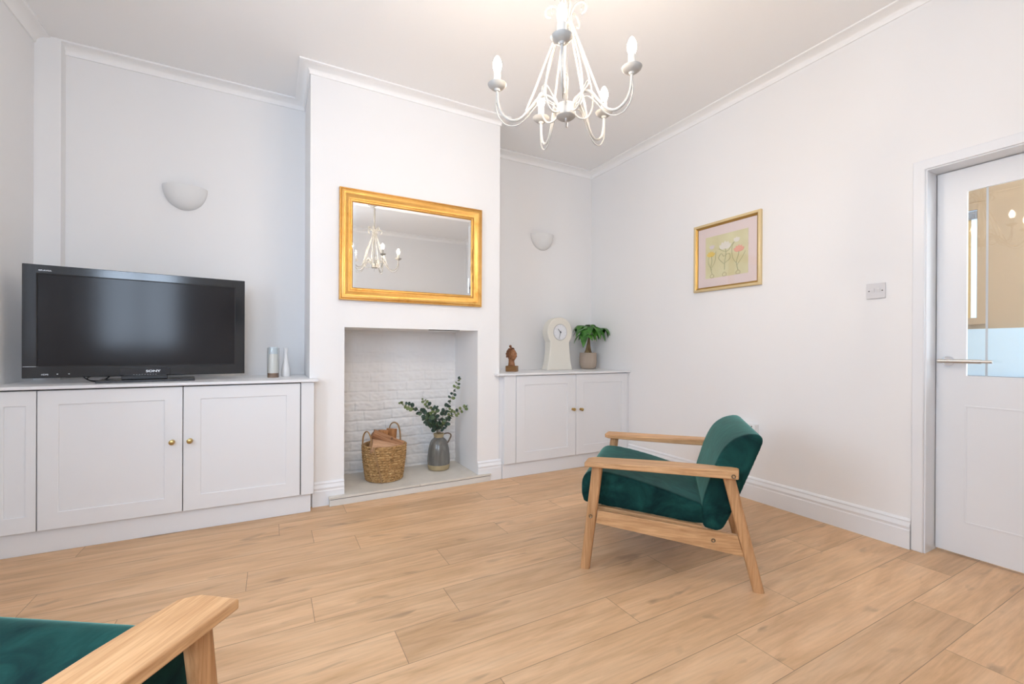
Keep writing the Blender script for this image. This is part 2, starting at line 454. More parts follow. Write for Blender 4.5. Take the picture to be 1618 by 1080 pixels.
# ------------------------------------------------------------------ door in the right wall, and the hall behind it
# casing
CW = .05
casing = MB().prism([(DY1 + CW, 0), (DY1, 0), (DY1, DZ), (DY0, DZ), (DY0, 0), (DY0 - CW, 0), (DY0 - CW, DZ + CW), (DY1 + CW, DZ + CW)], 0, XW - .014, XW + .004)
struct(casing.build('trim_3', M['gloss_white'], bevel=.005, seg=3))
lining = MB().prism([(DY1 + .001, 0), (DY1 - .006, 0), (DY1 - .006, DZ - .006), (DY0 + .006, DZ - .006), (DY0 + .006, 0), (DY0 - .001, 0), (DY0 - .001, DZ + .001), (DY1 + .001, DZ + .001)], 0, XW - .002, XW + .142)
struct(lining.build('trim_4', M['gloss_white'], smooth=False))
def door():
    y0, y1, z0, z1 = DY0 + .009, DY1 - .009, .012, DZ - .010
    gx = XW + .112; gy0, gy1, gz0, gz1 = .352, .880, .921, 1.871
    o = struct(wall_hole(0, gx, gx + .04, y0, y1, z0, z1, gy0, gy1, gz0, gz1).build('door_1', M['gloss_white'], bevel=.002))
    g = MB().box(gx + .012, gx + .020, gy0 - .002, gy1 + .002, gz0 - .002, gz1 + .002).build('glass_pane', M['glass'], o, smooth=False)
    # glazing beads
    b = wall_hole(0, gx - .001, gx + .012, gy0 - .001, gy1 + .001, gz0 - .001, gz1 + .001, gy0 + .006, gy1 - .006, gz0 + .006, gz1 - .006)
    b.build('glazing_bead', M['gloss_white'], o, smooth=False)
    # bevelled line cut in the glass
    MB().box(gx + .0105, gx + .0118, .800, .808, gz0 + .006, gz1 - .006).build('bevel_strip', M['glass_strip'], o, smooth=False)
    # raised panel mouldings on the lower half
    pm = MB()
    for (a0, a1) in ((.352, .878),):
        pm = wall_hole(0, gx - .003, gx + .002, a0, a1, .178, .776, a0 + .009, a1 - .009, .187, .767)
    pm.build('panel_moulding', M['gloss_white'], o, bevel=.002)
    # lever handle
    h = MB(); hx = gx - .05
    h.tube([(gx, .942, 1.0), (hx, .942, 1.0)], .011, 14)
    hb = h.build('handle_neck', M['steel'], o)
    MB().lathe([(.0, 0), (.026, 0), (.027, .003), (.024, .008), (0, .009)], 32).build('handle_rose', M['chrome'], o, loc=(gx + .0, .942, 1.0)).rotation_euler = (0, -PI / 2, 0)
    MB().tube([(hx, .968, 1.0), (hx, .806, 1.0)], .0105, 18).build('door_handle', M['steel'], o)
    MB().tube([(hx, .806, 1.0), (hx, .768, 1.0)], .0075, 18).build('handle_tip', M['steel'], o)
    return o
gs = mat('bevelled_glass_edge', (.72, .78, .84), .08, spec=.8, **{'Transmission Weight': .3}); M['glass_strip'] = gs
door()
M['hall_tan'] = paint('hall_wall_paint', (.44, .35, .25), .8)
M['hall_dado'] = paint('panelling_blue_light', (.56, .76, .95), .5)  # blue daylight on white panelling, put into its colour
HX = 4.6
struct(MB().box(HX, HX + .1, -.9, 1.9, 1.218, 2.9).build('wall_hall', M['hall_tan'], smooth=False))
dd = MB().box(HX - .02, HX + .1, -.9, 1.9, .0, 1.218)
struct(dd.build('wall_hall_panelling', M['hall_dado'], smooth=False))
struct(MB().box(XW + .14, HX, 1.9, 2.0, 0, 2.9).build('wall_hall_end', M['hall_tan'], smooth=False))
struct(MB().box(XW + .14, HX, -1.0, -.9, 0, 2.9).build('wall_hall_front', M['hall_tan'], smooth=False))
struct(MB().box(XW + .14, HX + .1, -1.0, 2.0, 2.9, 2.98).build('ceiling_hall', M['ceiling'], smooth=False))
struct(MB().box(HX - .045, HX - .0, -.9, 1.9, .80, .873).build('trim_5', mat('slate_blue_rail', (.14, .19, .28), .4), smooth=False))
def hall_window():
    y0, y1, z0, z1 = 1.185, 1.62, 1.25, 2.15
    o = struct(wall_hole(0, HX - .03, HX, y0, y1, z0, z1, y0 + .05, y1 - .05, z0 + .05, z1 - .05).build('window_3', M['hall_tan'], bevel=.003))
    e = bpy.data.materials.new('daylit_pane'); e.use_nodes = True
    bsdf(e).inputs['Base Color'].default_value = (.6, .75, .95, 1); bsdf(e).inputs['Emission Color'].default_value = (.62, .78, 1, 1); bsdf(e).inputs['Emission Strength'].default_value = .9
    MB().box(HX - .006, HX - .001, y0 + .045, y1 - .045, z0 + .045, z1 - .045).build('window_pane', e, o, smooth=False)
    MB().box(HX - .018, HX - .012, y0 + .085, y1 - .05, z0 + .05, z1 - .10).build('roller_blind', mat('ochre_blind', (.55, .42, .20), .8), o, smooth=False)
    MB().tube([(HX - .03, y0 + .052, z1 - .09), (HX - .03, y1 - .052, z1 - .09)], .03, 16).build('blind_tube', mat('blue_grey_tube', (.20, .25, .33), .4), o)
hall_window()
hl = bpy.data.lights.new('hall_lamp', 'POINT'); hl.energy = 26; hl.color = (1, .88, .72); hl.shadow_soft_size = .15
ho = bpy.data.objects.new('hall_lamp', hl); ho.location = (3.8, -.1, 2.4); COL.objects.link(ho)
area('daylight_hall', (3.9, -.8, 1.3), (PI/2, 0, 0), .8, 1.2, 34, DAY)


# ------------------------------------------------------------------ fitted cupboards
def frame_door(name, par, x0, x1, z0, z1, yf, stile=(.082, .082, .082, .09), t=.02, rec=.006):
    # shaker door: frame ring with a recessed centre panel (yf = front face)
    l, r, tp, bt = stile
    px0, px1, pz0, pz1 = x0 + l, x1 - r, z0 + bt, z1 - tp
    fr = wall_hole(1, yf, yf + t, x0, x1, z0, z1, px0, px1, pz0, pz1)
    o = fr.build(name, M['cab'], par, bevel=.0025)
    MB().box(px0 - .004, px1 + .004, yf + rec, yf + t - .002, pz0 - .004, pz1 + .004).build('door_panel', M['cab'], o, smooth=False)
    return o
def knob(par, x, y, z):
    k = MB().lathe([(0, -.002), (.0125, -.002), (.0125, .003), (.006, .006), (.0055, .014), (.012, .020), (.0145, .026), (.013, .032), (.007, .0345), (0, .035)], 24)
    o = k.build('knob', M['brass'], par, loc=(x, y, z)); o.rotation_euler = (PI / 2, 0, 0)
    return o
def cupboard_left():
    t = thing('fitted_cupboard', 'long white shaker cupboard in the left alcove under the television', 'cupboard', (-.5, 3.4, 0))
    ox, oy = -.5, 3.4; yf = 3.10
    c = MB().box(XL - ox + .002, .228 - ox, yf + .021 - oy, YB - .002 - oy, .118, .8345); c.build('carcass', M['gap2'], t, smooth=False)
    MB().box(XL - ox + .002, .2215 - ox, 3.122 - oy, YB - .01 - oy, 0, .1175).build('plinth', M['cab'], t, bevel=.002)
    MB().box(.163 - ox, .238 - ox, yf - oy, YC - .001 - oy, .118, .833).build('end_panel', M['cab'], t, bevel=.002)
    frame_door('door', t, XL + .006 - ox, -1.0445 - ox, .1195, .829, yf - oy, (.085, .038, .075, .082))
    d = frame_door('door', t, -1.0405 - ox, -.4465 - ox, .1195, .829, yf - oy, (.080, .082, .073, .087)); knob(d, -.492 - ox, yf - oy, .521)
    d = frame_door('door', t, -.4425 - ox, .158 - ox, .1195, .829, yf - oy, (.083, .080, .073, .087)); knob(d, -.410 - ox, yf - oy, .521)
    return t
M['gap2'] = M['gap']
cupboard_left()
w = MB().prism([(XL + .002, 3.080), (.262, 3.080), (.262, YC - .001), (CX0 - .001, YC - .001), (CX0 - .001, YB - .001), (-1.131, YB - .001), (-1.131, 3.671), (XL + .002, 3.671)], 2, .8365, .8535)
tag(w.build('worktop', M['wood_white'], bevel=.003), 'white painted worktop carrying the television in the left alcove', 'worktop')
def cupboard_right():
    ox, oy = 2.3, 3.45; yf = 3.165
    t = thing('fitted_cupboard', 'smaller white shaker cupboard in the right alcove under the clock and plant', 'cupboard', (ox, oy, 0))
    MB().box(1.70 - ox, XW - .003 - ox, yf + .021 - oy, YB - .002 - oy, .118, .835).build('carcass', M['gap'], t, smooth=False)
    MB().box(1.645 - ox, XW - .022 - ox, 3.185 - oy, YB - .01 - oy, 0, .1175).build('plinth', M['cab'], t, bevel=.002)
    MB().prism([(1.650 - ox, yf - oy), (1.7565 - ox, yf - oy), (1.7565 - ox, 3.26 - oy), (1.6245 - ox, 3.26 - oy), (1.6245 - ox, YC - .001 - oy), (1.650 - ox, YC - .001 - oy)], 2, .118, .836).build('end_panel', M['cab'], t, bevel=.002)
    d = frame_door('door', t, 1.7605 - ox, 2.3625 - ox, .1195, .833, yf - oy, (.082, .09, .078, .082)); knob(d, 2.328 - ox, yf - oy, .527)
    d = frame_door('door', t, 2.3665 - ox, 2.966 - ox, .1195, .833, yf - oy, (.085, .075, .078, .082)); knob(d, 2.414 - ox, yf - oy, .522)
    MB().box(2.9695 - ox, XW - .002 - ox, yf + .003 - oy, yf + .03 - oy, .118, .836).build('scribe_strip', M['cab'], t, smooth=False)
cupboard_right()
w = MB().prism([(1.580, 3.145), (XW - .001, 3.145), (XW - .001, YB - .001), (CX1 + .001, YB - .001), (CX1 + .001, YC - .001), (1.580, YC - .001)], 2, .8375, .8545)
tag(w.build('worktop', M['wood_white'], bevel=.003), 'white painted worktop carrying the clock and potted tree in the right alcove', 'worktop')

# ------------------------------------------------------------------ hearth
def hearth():
    m = mat('beige_stone_tile', (.70, .665, .60), .55); n = noise(m, obj_coords(m), 9, 5, .6)
    c = ramp(m, [(.3, (.66, .625, .565)), (.7, (.75, .715, .65))]); L(m, n, c.inputs['Fac']); L(m, c.outputs['Color'], bsdf(m).inputs['Base Color'])
    g = mat('pale_grout', (.70, .68, .64), .8)
    t = thing('hearth', 'low beige tiled hearth slab in the fireplace under the log basket', 'hearth', (.93, 3.4, 0))
    ox, oy = .93, 3.4
    def yl(x, d=0): return 3.149 + (x - .335) / 1.206 * .027 + d - oy
    # riser
    r = MB().prism([(.338 - ox, yl(.338, .004)), (1.538 - ox, yl(1.538, .004)), (1.538 - ox, YC - oy + .0), (FX1 - ox, YC - oy), (FX1 - ox, FY - oy), (FX0 - ox, FY - oy), (FX0 - ox, YC - oy), (.338 - ox, YC - oy)], 2, .0, .0405)
    r.build('riser', mat('pale_stone_edge', (.72, .70, .66), .6), t, bevel=.002)
    xm = .957
    for a, b, la, lb in ((.335, xm - .0015, FX0, xm - .0015), (xm + .0015, 1.541, xm + .0015, FX1)):
        poly = [(a - ox, yl(a)), (b - ox, yl(b))]
        if b > 1.2: poly += [(b - ox, YC - oy), (FX1 - ox, YC - oy), (FX1 - ox, FY - oy), (a - ox, FY - oy)]
        else: poly += [(b - ox, FY - oy), (FX0 - ox, FY - oy), (FX0 - ox, YC - oy), (a - ox, YC - oy)]
        MB().prism(poly, 2, .0455, .06).build('slab_tile', m, t, bevel=.0015)
    MB().prism([(.345 - ox, yl(.345, .007)), (1.532 - ox, yl(1.532, .007)), (1.532 - ox, YC - .001 - oy), (.345 - ox, YC - .001 - oy)], 2, .040, .0465).build('slab_shadow_bed', mat('painted_slab_shadow', (.16, .15, .14), .9), t, smooth=False)  # dark colour paints in the shadow line under the slab edge
    MB().box(xm - .0017 - ox, xm + .0017 - ox, 3.19 - oy, FY - oy, .041, .0592).build('grout_line', g, t, smooth=False)
hearth()

# ------------------------------------------------------------------ television
def television():
    yaw = math.radians(7.5)
    t = thing('television', 'large black flat screen television on the left worktop, turned slightly to the room', 'television', (-.655, 3.325, .8535), yaw)
    Wd, H, z0 = 1.0, .603, .032
    hw = Wd / 2
    # cabinet back
    MB().prism([(-hw + .004, .012), (hw - .004, .012), (hw - .05, .045), (.3, .085), (-.3, .085), (-hw + .05, .045)], 2, z0 + .01, z0 + H - .01).build('rear_cover', M['black'], t, bevel=.004)
    b = wall_hole(1, -.012, .013, -hw, hw, z0, z0 + H, -hw + .055, hw - .055, z0 + .062, z0 + H - .047)
    b.build('bezel', M['black_gloss'], t, bevel=.003)
    MB().box(-hw + .05, hw - .05, -.0075, .012, z0 + .057, z0 + H - .042).build('screen', M['screen'], t, smooth=False)
    # seam line round the screen
    b = wall_hole(1, -.0126, -.010, -hw + .0535, hw - .0535, z0 + .0605, z0 + H - .0455, -hw + .0565, hw - .0565, z0 + .0635, z0 + H - .0485)
    b.build('screen_seam', M['gap'], t, smooth=False)
    # chin with lettering
    MB().box(-.115, .115, -.0135, -.011, z0 + .004, z0 + .045).build('chin_plate', mat('dark_glass_chin', (.018, .02, .026), .1, spec=.6), t, bevel=.001)
    def text(name, s, x, z, size, par, mt, y=-.0145, ext=.0006, bold=0.):
        cu = bpy.data.curves.new(name, 'FONT'); cu.body = s; cu.size = size; cu.align_x = 'CENTER'; cu.align_y = 'CENTER'; cu.extrude = ext; cu.offset = bold
        tmp = bpy.data.objects.new(name, cu); COL.objects.link(tmp)
        bpy.context.view_layer.update()
        me = bpy.data.meshes.new_from_object(tmp.evaluated_get(bpy.context.evaluated_depsgraph_get())); bpy.data.objects.remove(tmp)
        me.materials.clear(); me.materials.append(mt)
        o = bpy.data.objects.new(name, me); COL.objects.link(o); o.parent = par; o.location = (x, y, z); o.rotation_euler = (PI / 2, 0, 0)
        return o
    tx = text('maker_lettering', 'SONY', .035, z0 + .0265, .022, t, M['logo'], bold=.0006); tx.scale = (1.15, .8, 1)
    tx = text('model_lettering', 'BRAVIA', -hw + .085, z0 + H - .030, .0125, t, M['logo'], y=-.0127); tx.scale = (1.2, .8, 1)
    bt = MB()
    for k in range(9): bt.box(-.055 + k * .0125, -.050 + k * .0125, -.0145, -.013, z0 + .0075, z0 + .0085)
    bt.build('button_row', M['logo'], t, smooth=False)
    tx = text('small_lettering', 'HDMI', -hw + .085, z0 + .018, .011, t, M['logo'], y=-.0127)
    for k in (.13, .175):
        MB().box(-hw + k, -hw + k + .006, -.0127, -.012, z0 + .018, z0 + .0215).build('indicator', M['logo'], t, smooth=False)
    MB().box(-hw + .004, -hw + .062, -.0126, -.012, z0 + .0605, z0 + .0622).build('trim_line', M['logo'], t, smooth=False)
    # stand: low neck block on a flat plate
    MB().prism([(-.105, -.055), (.105, -.055), (.09, .03), (-.09, .03)], 2, .014, .036).build('stand_neck', M['black'], t, bevel=.004)
    MB().box(-.205, .235, -.11, .13, .0, .014).build('stand_plate', M['grey_plate'], t, bevel=.003)
    # looped cable trailing at the left of the stand
    cp = crom([(-.25, .10, .03), (-.262, .07, .020), (-.24, .05, .006), (-.205, .06, .004), (-.175, .06, .02), (-.165, .07, .034), (-.185, .075, .014), (-.225, .075, .005), (-.262, .09, .012), (-.285, .10, .034)], 8)
    MB().tube(cp, .003, 8).build('cable', M['black'], t)
television()

# ------------------------------------------------------------------ carafe and bud vase beside the chimney breast
def carafe():
    t = thing('carafe', 'cream carafe with brown base and glassy neck on the left worktop', 'carafe', (.007, 3.40, .8535))
    MB().lathe([(0, 0), (.0335, 0), (.0345, .003), (.0345, .0295), (0, .0295)], 40).build('base_band', oak('walnut_band', 0, (.20, .105, .05), (.30, .165, .085)), t)
    MB().lathe([(0, .0296), (.0345, .0296), (.034, .06), (.031, .10), (.0285, .140), (.0272, .158), (0, .158)], 40).build('body', mat('cream_glaze', (.80, .78, .74), .18, spec=.6), t)
    MB().lathe([(.0272, .1585), (.027, .17), (.0268, .204), (.0255, .205), (.0245, .203), (.0245, .16)], 40).build('neck', mat('pale_blue_glaze', (.62, .70, .76), .12, spec=.7), t)
    MB().lathe([(.0365, .002), (.037, .1), (.037, .2), (.0362, .2), (.0362, .1), (.0357, .002)], 40, ring=True).build('glass_sleeve', M['glass'], t)
carafe()
tag(MB().lathe([(0, 0), (.026, 0), (.0305, .006), (.0312, .022), (.029, .048), (.0225, .08), (.0160, .11), (.0135, .14), (.0130, .17), (.014, .196), (.0145, .2), (.0125, .2), (.0115, .17), (0, .165)], 40).build('bud_vase', mat('white_porcelain', (.80, .79, .78), .3), loc=(.084, 3.46, .8535)),
    'slim white bud vase beside the cream carafe on the left worktop', 'vase')

# ------------------------------------------------------------------ mirror over the fireplace
def mirror():
    x0, x1, z0, z1 = .397, 1.452, 1.383, 2.146
    t = thing('wall_mirror', 'gilt framed rectangular mirror hung over the fireplace', 'mirror', ((x0 + x1) / 2, YC, z0))
    w, h = x1 - x0, z1 - z0; yb = -.001
    prof = [(0, yb), (0, -.030), (.003, -.034), (.008, -.0345), (.0105, -.032), (.014, -.0375), (.022, -.040), (.032, -.0385), (.042, -.033), (.052, -.0255), (.062, -.0205), (.067, -.0195), (.069, -.0165), (.071, -.0165), (.073, -.0195), (.079, -.0195), (.084, -.0165), (.088, -.0118), (.088, yb)]
    corners = [(-w / 2, 0, 1, 1), (w / 2, 0, -1, 1), (w / 2, h, -1, -1), (-w / 2, h, 1, -1)]
    rings = [[(cx + sx * d, y, cz + sz * d) for d, y in prof] for cx, cz, sx, sz in corners]
    MB().rings(rings, cap=False, closed=True).build('frame', M['gold'], t, angle=40)
    MB().box(-w / 2 + .085, w / 2 - .085, -.0115, -.008, .085, h - .085).build('mirror_glass', M['mirror'], t, smooth=False)
    # bevelled border of the glass
    b = .018; g0 = -.0116
    cr = [(-w / 2 + .0885, .0885, 1, 1), (w / 2 - .0885, .0885, -1, 1), (w / 2 - .0885, h - .0885, -1, -1), (-w / 2 + .0885, h - .0885, 1, -1)]
    rings = [[(cx, g0, cz), (cx + sx * b, g0 - .0012, cz + sz * b), (cx + sx * b, g0 + .0004, cz + sz * b)] for cx, cz, sx, sz in cr]
    MB().rings(rings, cap=False, closed=True).build('glass_bevel', M['mirror'], t, smooth=False)
    # worn patches of gilding on the right rail
    for (zz, hh, d) in ((.40, .055, .079), (.30, .05, .080), (.22, .03, .076)):
        pts = [(w / 2 - d, -.0195, zz + hh * (i / 6 - .5) * 1.9) for i in range(7)]
        MB().tube(crom(pts, 3), lambda s_: .0008 + .0042 * math.sin(PI * s_), 8, squash=(1, .35)).build('worn_patch', M['gold_dark'], t)
mirror()

# ------------------------------------------------------------------ plaster wall lights
def wall_light(label, x, zt):
    o = MB(); n = 24; k = 10; R, D, H = .127, .095, .155
    outer = []; vs = []; fs = []
    for j in range(k + 1):
        a = j / k * PI / 2
        rr = math.cos(a); z = -H * math.sin(a)
        for i in range(n + 1):
            th = PI * i / n
            vs.append((R * rr * math.cos(th), -D * (rr) * math.sin(th) - .001, z))
    for j in range(k):
        for i in range(n): fs.append((j * (n + 1) + i, j * (n + 1) + i + 1, (j + 1) * (n + 1) + i + 1, (j + 1) * (n + 1) + i))
    b = len(vs)
    for j in range(k + 1):
        a = j / k * PI / 2; rr = math.cos(a); z = -(H - .008) * math.sin(a)
        for i in range(n + 1):
            th = PI * i / n; vs.append(((R - .008) * rr * math.cos(th), -(D - .008) * rr * math.sin(th) - .001, z))
    for j in range(k):
        for i in range(n): fs.append((b + j * (n + 1) + i, b + (j + 1) * (n + 1) + i, b + (j + 1) * (n + 1) + i + 1, b + j * (n + 1) + i + 1))
    for i in range(n): fs.append((i, b + i, b + i + 1, i + 1))
    o.add(vs, fs)
    t = thing('wall_light', label, 'wall light', (x, YB, zt), group='plaster uplighters in the alcoves')
    o.build('shade', M['plaster'], t, angle=60)
    MB().box(-.05, .05, -.012, -.0005, -.10, -.01).build('backplate', M['plaster'], t, smooth=False)
wall_light('white plaster half bowl wall light above the television', -.527, 2.147)
wall_light('white plaster half bowl wall light above the clock cupboard', 2.361, 2.192)

# ------------------------------------------------------------------ botanical picture
def picture():
    y0, y1, z0, z1 = 1.870, 2.422, 1.508, 2.031
    t = thing('framed_picture', 'small gilt framed botanical flower print on the right wall', 'picture', (XW, (y0 + y1) / 2, z0))
    w, h = y1 - y0, z1 - z0
    # local frame: u to the right as seen from the room (= -y), v up, d out of the wall (= -x)
    def P(u, v, d): return (-d, -u, v)
    def ring(prof, w_, h_, v0):
        cs = [(-w_ / 2, v0, 1, 1), (w_ / 2, v0, -1, 1), (w_ / 2, v0 + h_, -1, -1), (-w_ / 2, v0 + h_, 1, -1)]
        return MB().rings([[P(cx + sx * a, cz + sz * a, d) for a, d in prof] for cx, cz, sx, sz in cs], cap=False, closed=True)
    ring([(0, .001), (0, .022), (.004, .026), (.014, .027), (.019, .024), (.019, .001)], w, h, 0).build('frame', M['gilt_pale'], t, angle=40)
    ring([(.0192, .001), (.0192, .021), (.024, .018), (.031, .014), (.033, .010), (.033, .001)], w, h, 0).build('frame_slip', M['gilt_inner'], t, angle=40)
    def flat(u0, u1, v0, v1, d0, d1): return MB().add([P(u, v, d) for d in (d0, d1) for v in (v0, v1) for u in (u0, u1)], [(0, 2, 3, 1), (4, 5, 7, 6), (0, 1, 5, 4), (2, 6, 7, 3), (0, 4, 6, 2), (1, 3, 7, 5)])
    flat(-w / 2 + .03, w / 2 - .03, .03, h - .03, .003, .006).build('mount', mat('blush_mount', (.80, .68, .66), .8), t, smooth=False)
    pw, pv0, pv1 = .176, .098, h - .105
    pm = mat('aged_print_paper', (.70, .66, .40), .85); n_ = noise(pm, obj_coords(pm), 6, 4); c_ = ramp(pm, [(.3, (.66, .61, .36)), (.7, (.76, .73, .48))]); L(pm, n_, c_.inputs['Fac']); L(pm, c_.outputs['Color'], bsdf(pm).inputs['Base Color'])
    pr = flat(-pw, pw, pv0, pv1, .0062, .0072).build('print', pm, t, smooth=False)
    d = .0076
    ink = mat('sage_ink', (.36, .37, .20), .9); brown = mat('bulb_brown_ink', (.46, .38, .22), .9)
    white = mat('white_petal_ink', (.80, .76, .68), .9); pink = mat('pink_petal_ink', (.80, .40, .30), .9); yel = mat('yellow_petal_ink', (.80, .60, .16), .9); lil = mat('lilac_petal_ink', (.72, .66, .66), .9)
    def line(pts, r, m_, nm):
        MB().tube([P(u, pv0 + v, d) for u, v in crom([(a, b, 0) for a, b in pts], 6) for u, v in [(u, v)]] if False else [P(p.x, pv0 + p.y, d) for p in crom([(a, b, 0) for a, b in pts], 6)], lambda s_: r, 6, squash=(1, 1)).build(nm, m_, pr)
    lay = [0]
    def petal(cx, cz, ln, wd, ang, m_):
        lay[0] += 1; d = .0086 + .00012 * (lay[0] % 12)
        mb = MB(); n = 10; top = []
        for i in range(n + 1):
            s_ = i / n; ww = wd * math.sin(PI * s_) ** .8
            top.append((s_ * ln, ww)); 
        out = [(s_, w_) for s_, w_ in top] + [(s_, -w_) for s_, w_ in top[::-1][1:-1]]
        ca, sa = math.cos(ang), math.sin(ang)
        vs = [P(cx + a * ca - b * sa, pv0 + cz + a * sa + b * ca, dd) for dd in (d - .0008, d) for a, b in out]
        k = len(out); mb.add(vs, [tuple(range(k))[::-1], tuple(range(k, 2 * k))] + [(i, (i + 1) % k, k + (i + 1) % k, k + i) for i in range(k)])
        mb.build('petal', m_, pr, smooth=False)
    # three bulbs with stems, leaves and blooms
    line([(-.118, .035), (-.128, .075), (-.120, .130), (-.125, .175)], .0016, ink, 'stem')
    line([(-.118, .060), (-.150, .12), (-.145, .17)], .0014, ink, 'stem'); line([(-.120, .08), (-.092, .13), (-.085, .2)], .0014, ink, 'stem')
    line([(-.012, .05), (-.010, .11), (.0, .165), (-.005, .215)], .0017, ink, 'stem')
    line([(-.01, .09), (-.06, .14), (-.04, .175), (-.02, .15)], .0014, ink, 'stem'); line([(-.01, .1), (.035, .13), (.025, .165), (-.02, .15)], .0014, ink, 'stem')
    line([(-.06, .215), (-.02, .19), (.02, .19), (.06, .24)], .0014, ink, 'stem')
    line([(.098, .03), (.086, .09), (.100, .14), (.105, .18)], .0017, ink, 'stem')
    line([(.09, .07), (.13, .12), (.155, .16)], .0014, ink, 'stem'); line([(.088, .08), (.055, .13), (.05, .21), (.075, .25)], .0014, ink, 'stem')
    for u in (-.118, -.012, .098):
        line([(u, .032), (u - .016, .018), (u - .010, .004), (u + .010, .004), (u + .016, .018), (u, .032)], .0017, brown, 'bulb_outline')
    for k in range(5):
        a = PI / 2 + (k - 2) * .5
        petal(-.128, .165, .045, .010, a, yel); petal(-.006, .205, .06, .016, a, white); petal(.105, .165, .05, .013, a, pink)
    for k in range(3):
        a = PI / 2 + (k - 1) * .6
        petal(-.118, .222, .035, .010, a, lil); petal(.088, .238, .038, .012, a, white)
    flat(-w / 2 + .03, w / 2 - .03, .03, h - .03, .0115, .0125).build('picture_glass', M['glass_pic'], t, smooth=False)
picture()

def dark_picture(label, x0, x1, z0, z1):
    t = thing('dark_picture', label, 'picture', ((x0 + x1) / 2, YR, z0), 0, 'dark pictures on the rear wall'); w, h = x1 - x0, z1 - z0
    wall_hole(1, .001, .02, -w / 2, w / 2, 0, h, -w / 2 + .014, w / 2 - .014, .014, h - .014).build('frame', M['black'], t, bevel=.002)
    MB().box(-w / 2 + .012, w / 2 - .012, .001, .010, .012, h - .012).build('print', mat('charcoal_print', (.05, .048, .045), .6), t, smooth=False)
dark_picture('dark upright picture on the rear wall next to the window, reflected in the television', .004, .241, 1.405, 1.755)
dark_picture('dark upright picture on the rear wall farther from the window, reflected at television edge', .475, .712, 1.405, 1.755)

# ------------------------------------------------------------------ light switch and wall socket
def light_switch():
    y0, y1, z0, z1 = 1.166, 1.255, 1.3455, 1.431
    t = thing('light_switch', 'white double light switch on the right wall near the door', 'switch', (XW, (y0 + y1) / 2, z0))
    w, h = y1 - y0, z1 - z0
    MB().box(-.010, -.001, -w / 2, w / 2, 0, h).build('plate', M['plastic_white'], t, bevel=.002)
    for u in (-.013, .013): MB().prism([(-.014, h / 2 + .004), (-.009, h / 2 - .014), (-.009, h / 2 + .014), (-.012, h / 2 + .014)], 1, u - .008, u + .008).build('rocker', M['plastic_white'], t, bevel=.001)
    for u in (-.031, .031): MB().lathe([(0, 0), (.0035, 0), (.003, .001), (0, .001)], 16).build('screw', M['screw'], t, loc=(-.010, u, h / 2)).rotation_euler = (0, -PI / 2, 0)
light_switch()
def socket():
    t = thing('wall_socket', 'white wall socket box low on the right wall behind the green armchair', 'socket', (XW, 1.968, .446))
    MB().box(-.044, -.0005, -.078, .078, .001, .088).build('pattress', M['socket_white'], t, bevel=.003)
    MB().box(-.050, -.0435, -.080, .080, 0, .0895).build('plate', M['socket_white'], t, bevel=.002)
    for u in (-.058, -.034, -.010, .014, .038, .062):
        MB().box(-.0506, -.048, u - .0042, u + .0042, .071, .0785).build('pin_hole', M['gap'], t, smooth=False)
    for u in (-.045, 0, .045):
        MB().box(-.0506, -.048, u - .003, u + .003, .028, .040).build('pin_hole', M['gap'], t, smooth=False)
socket()

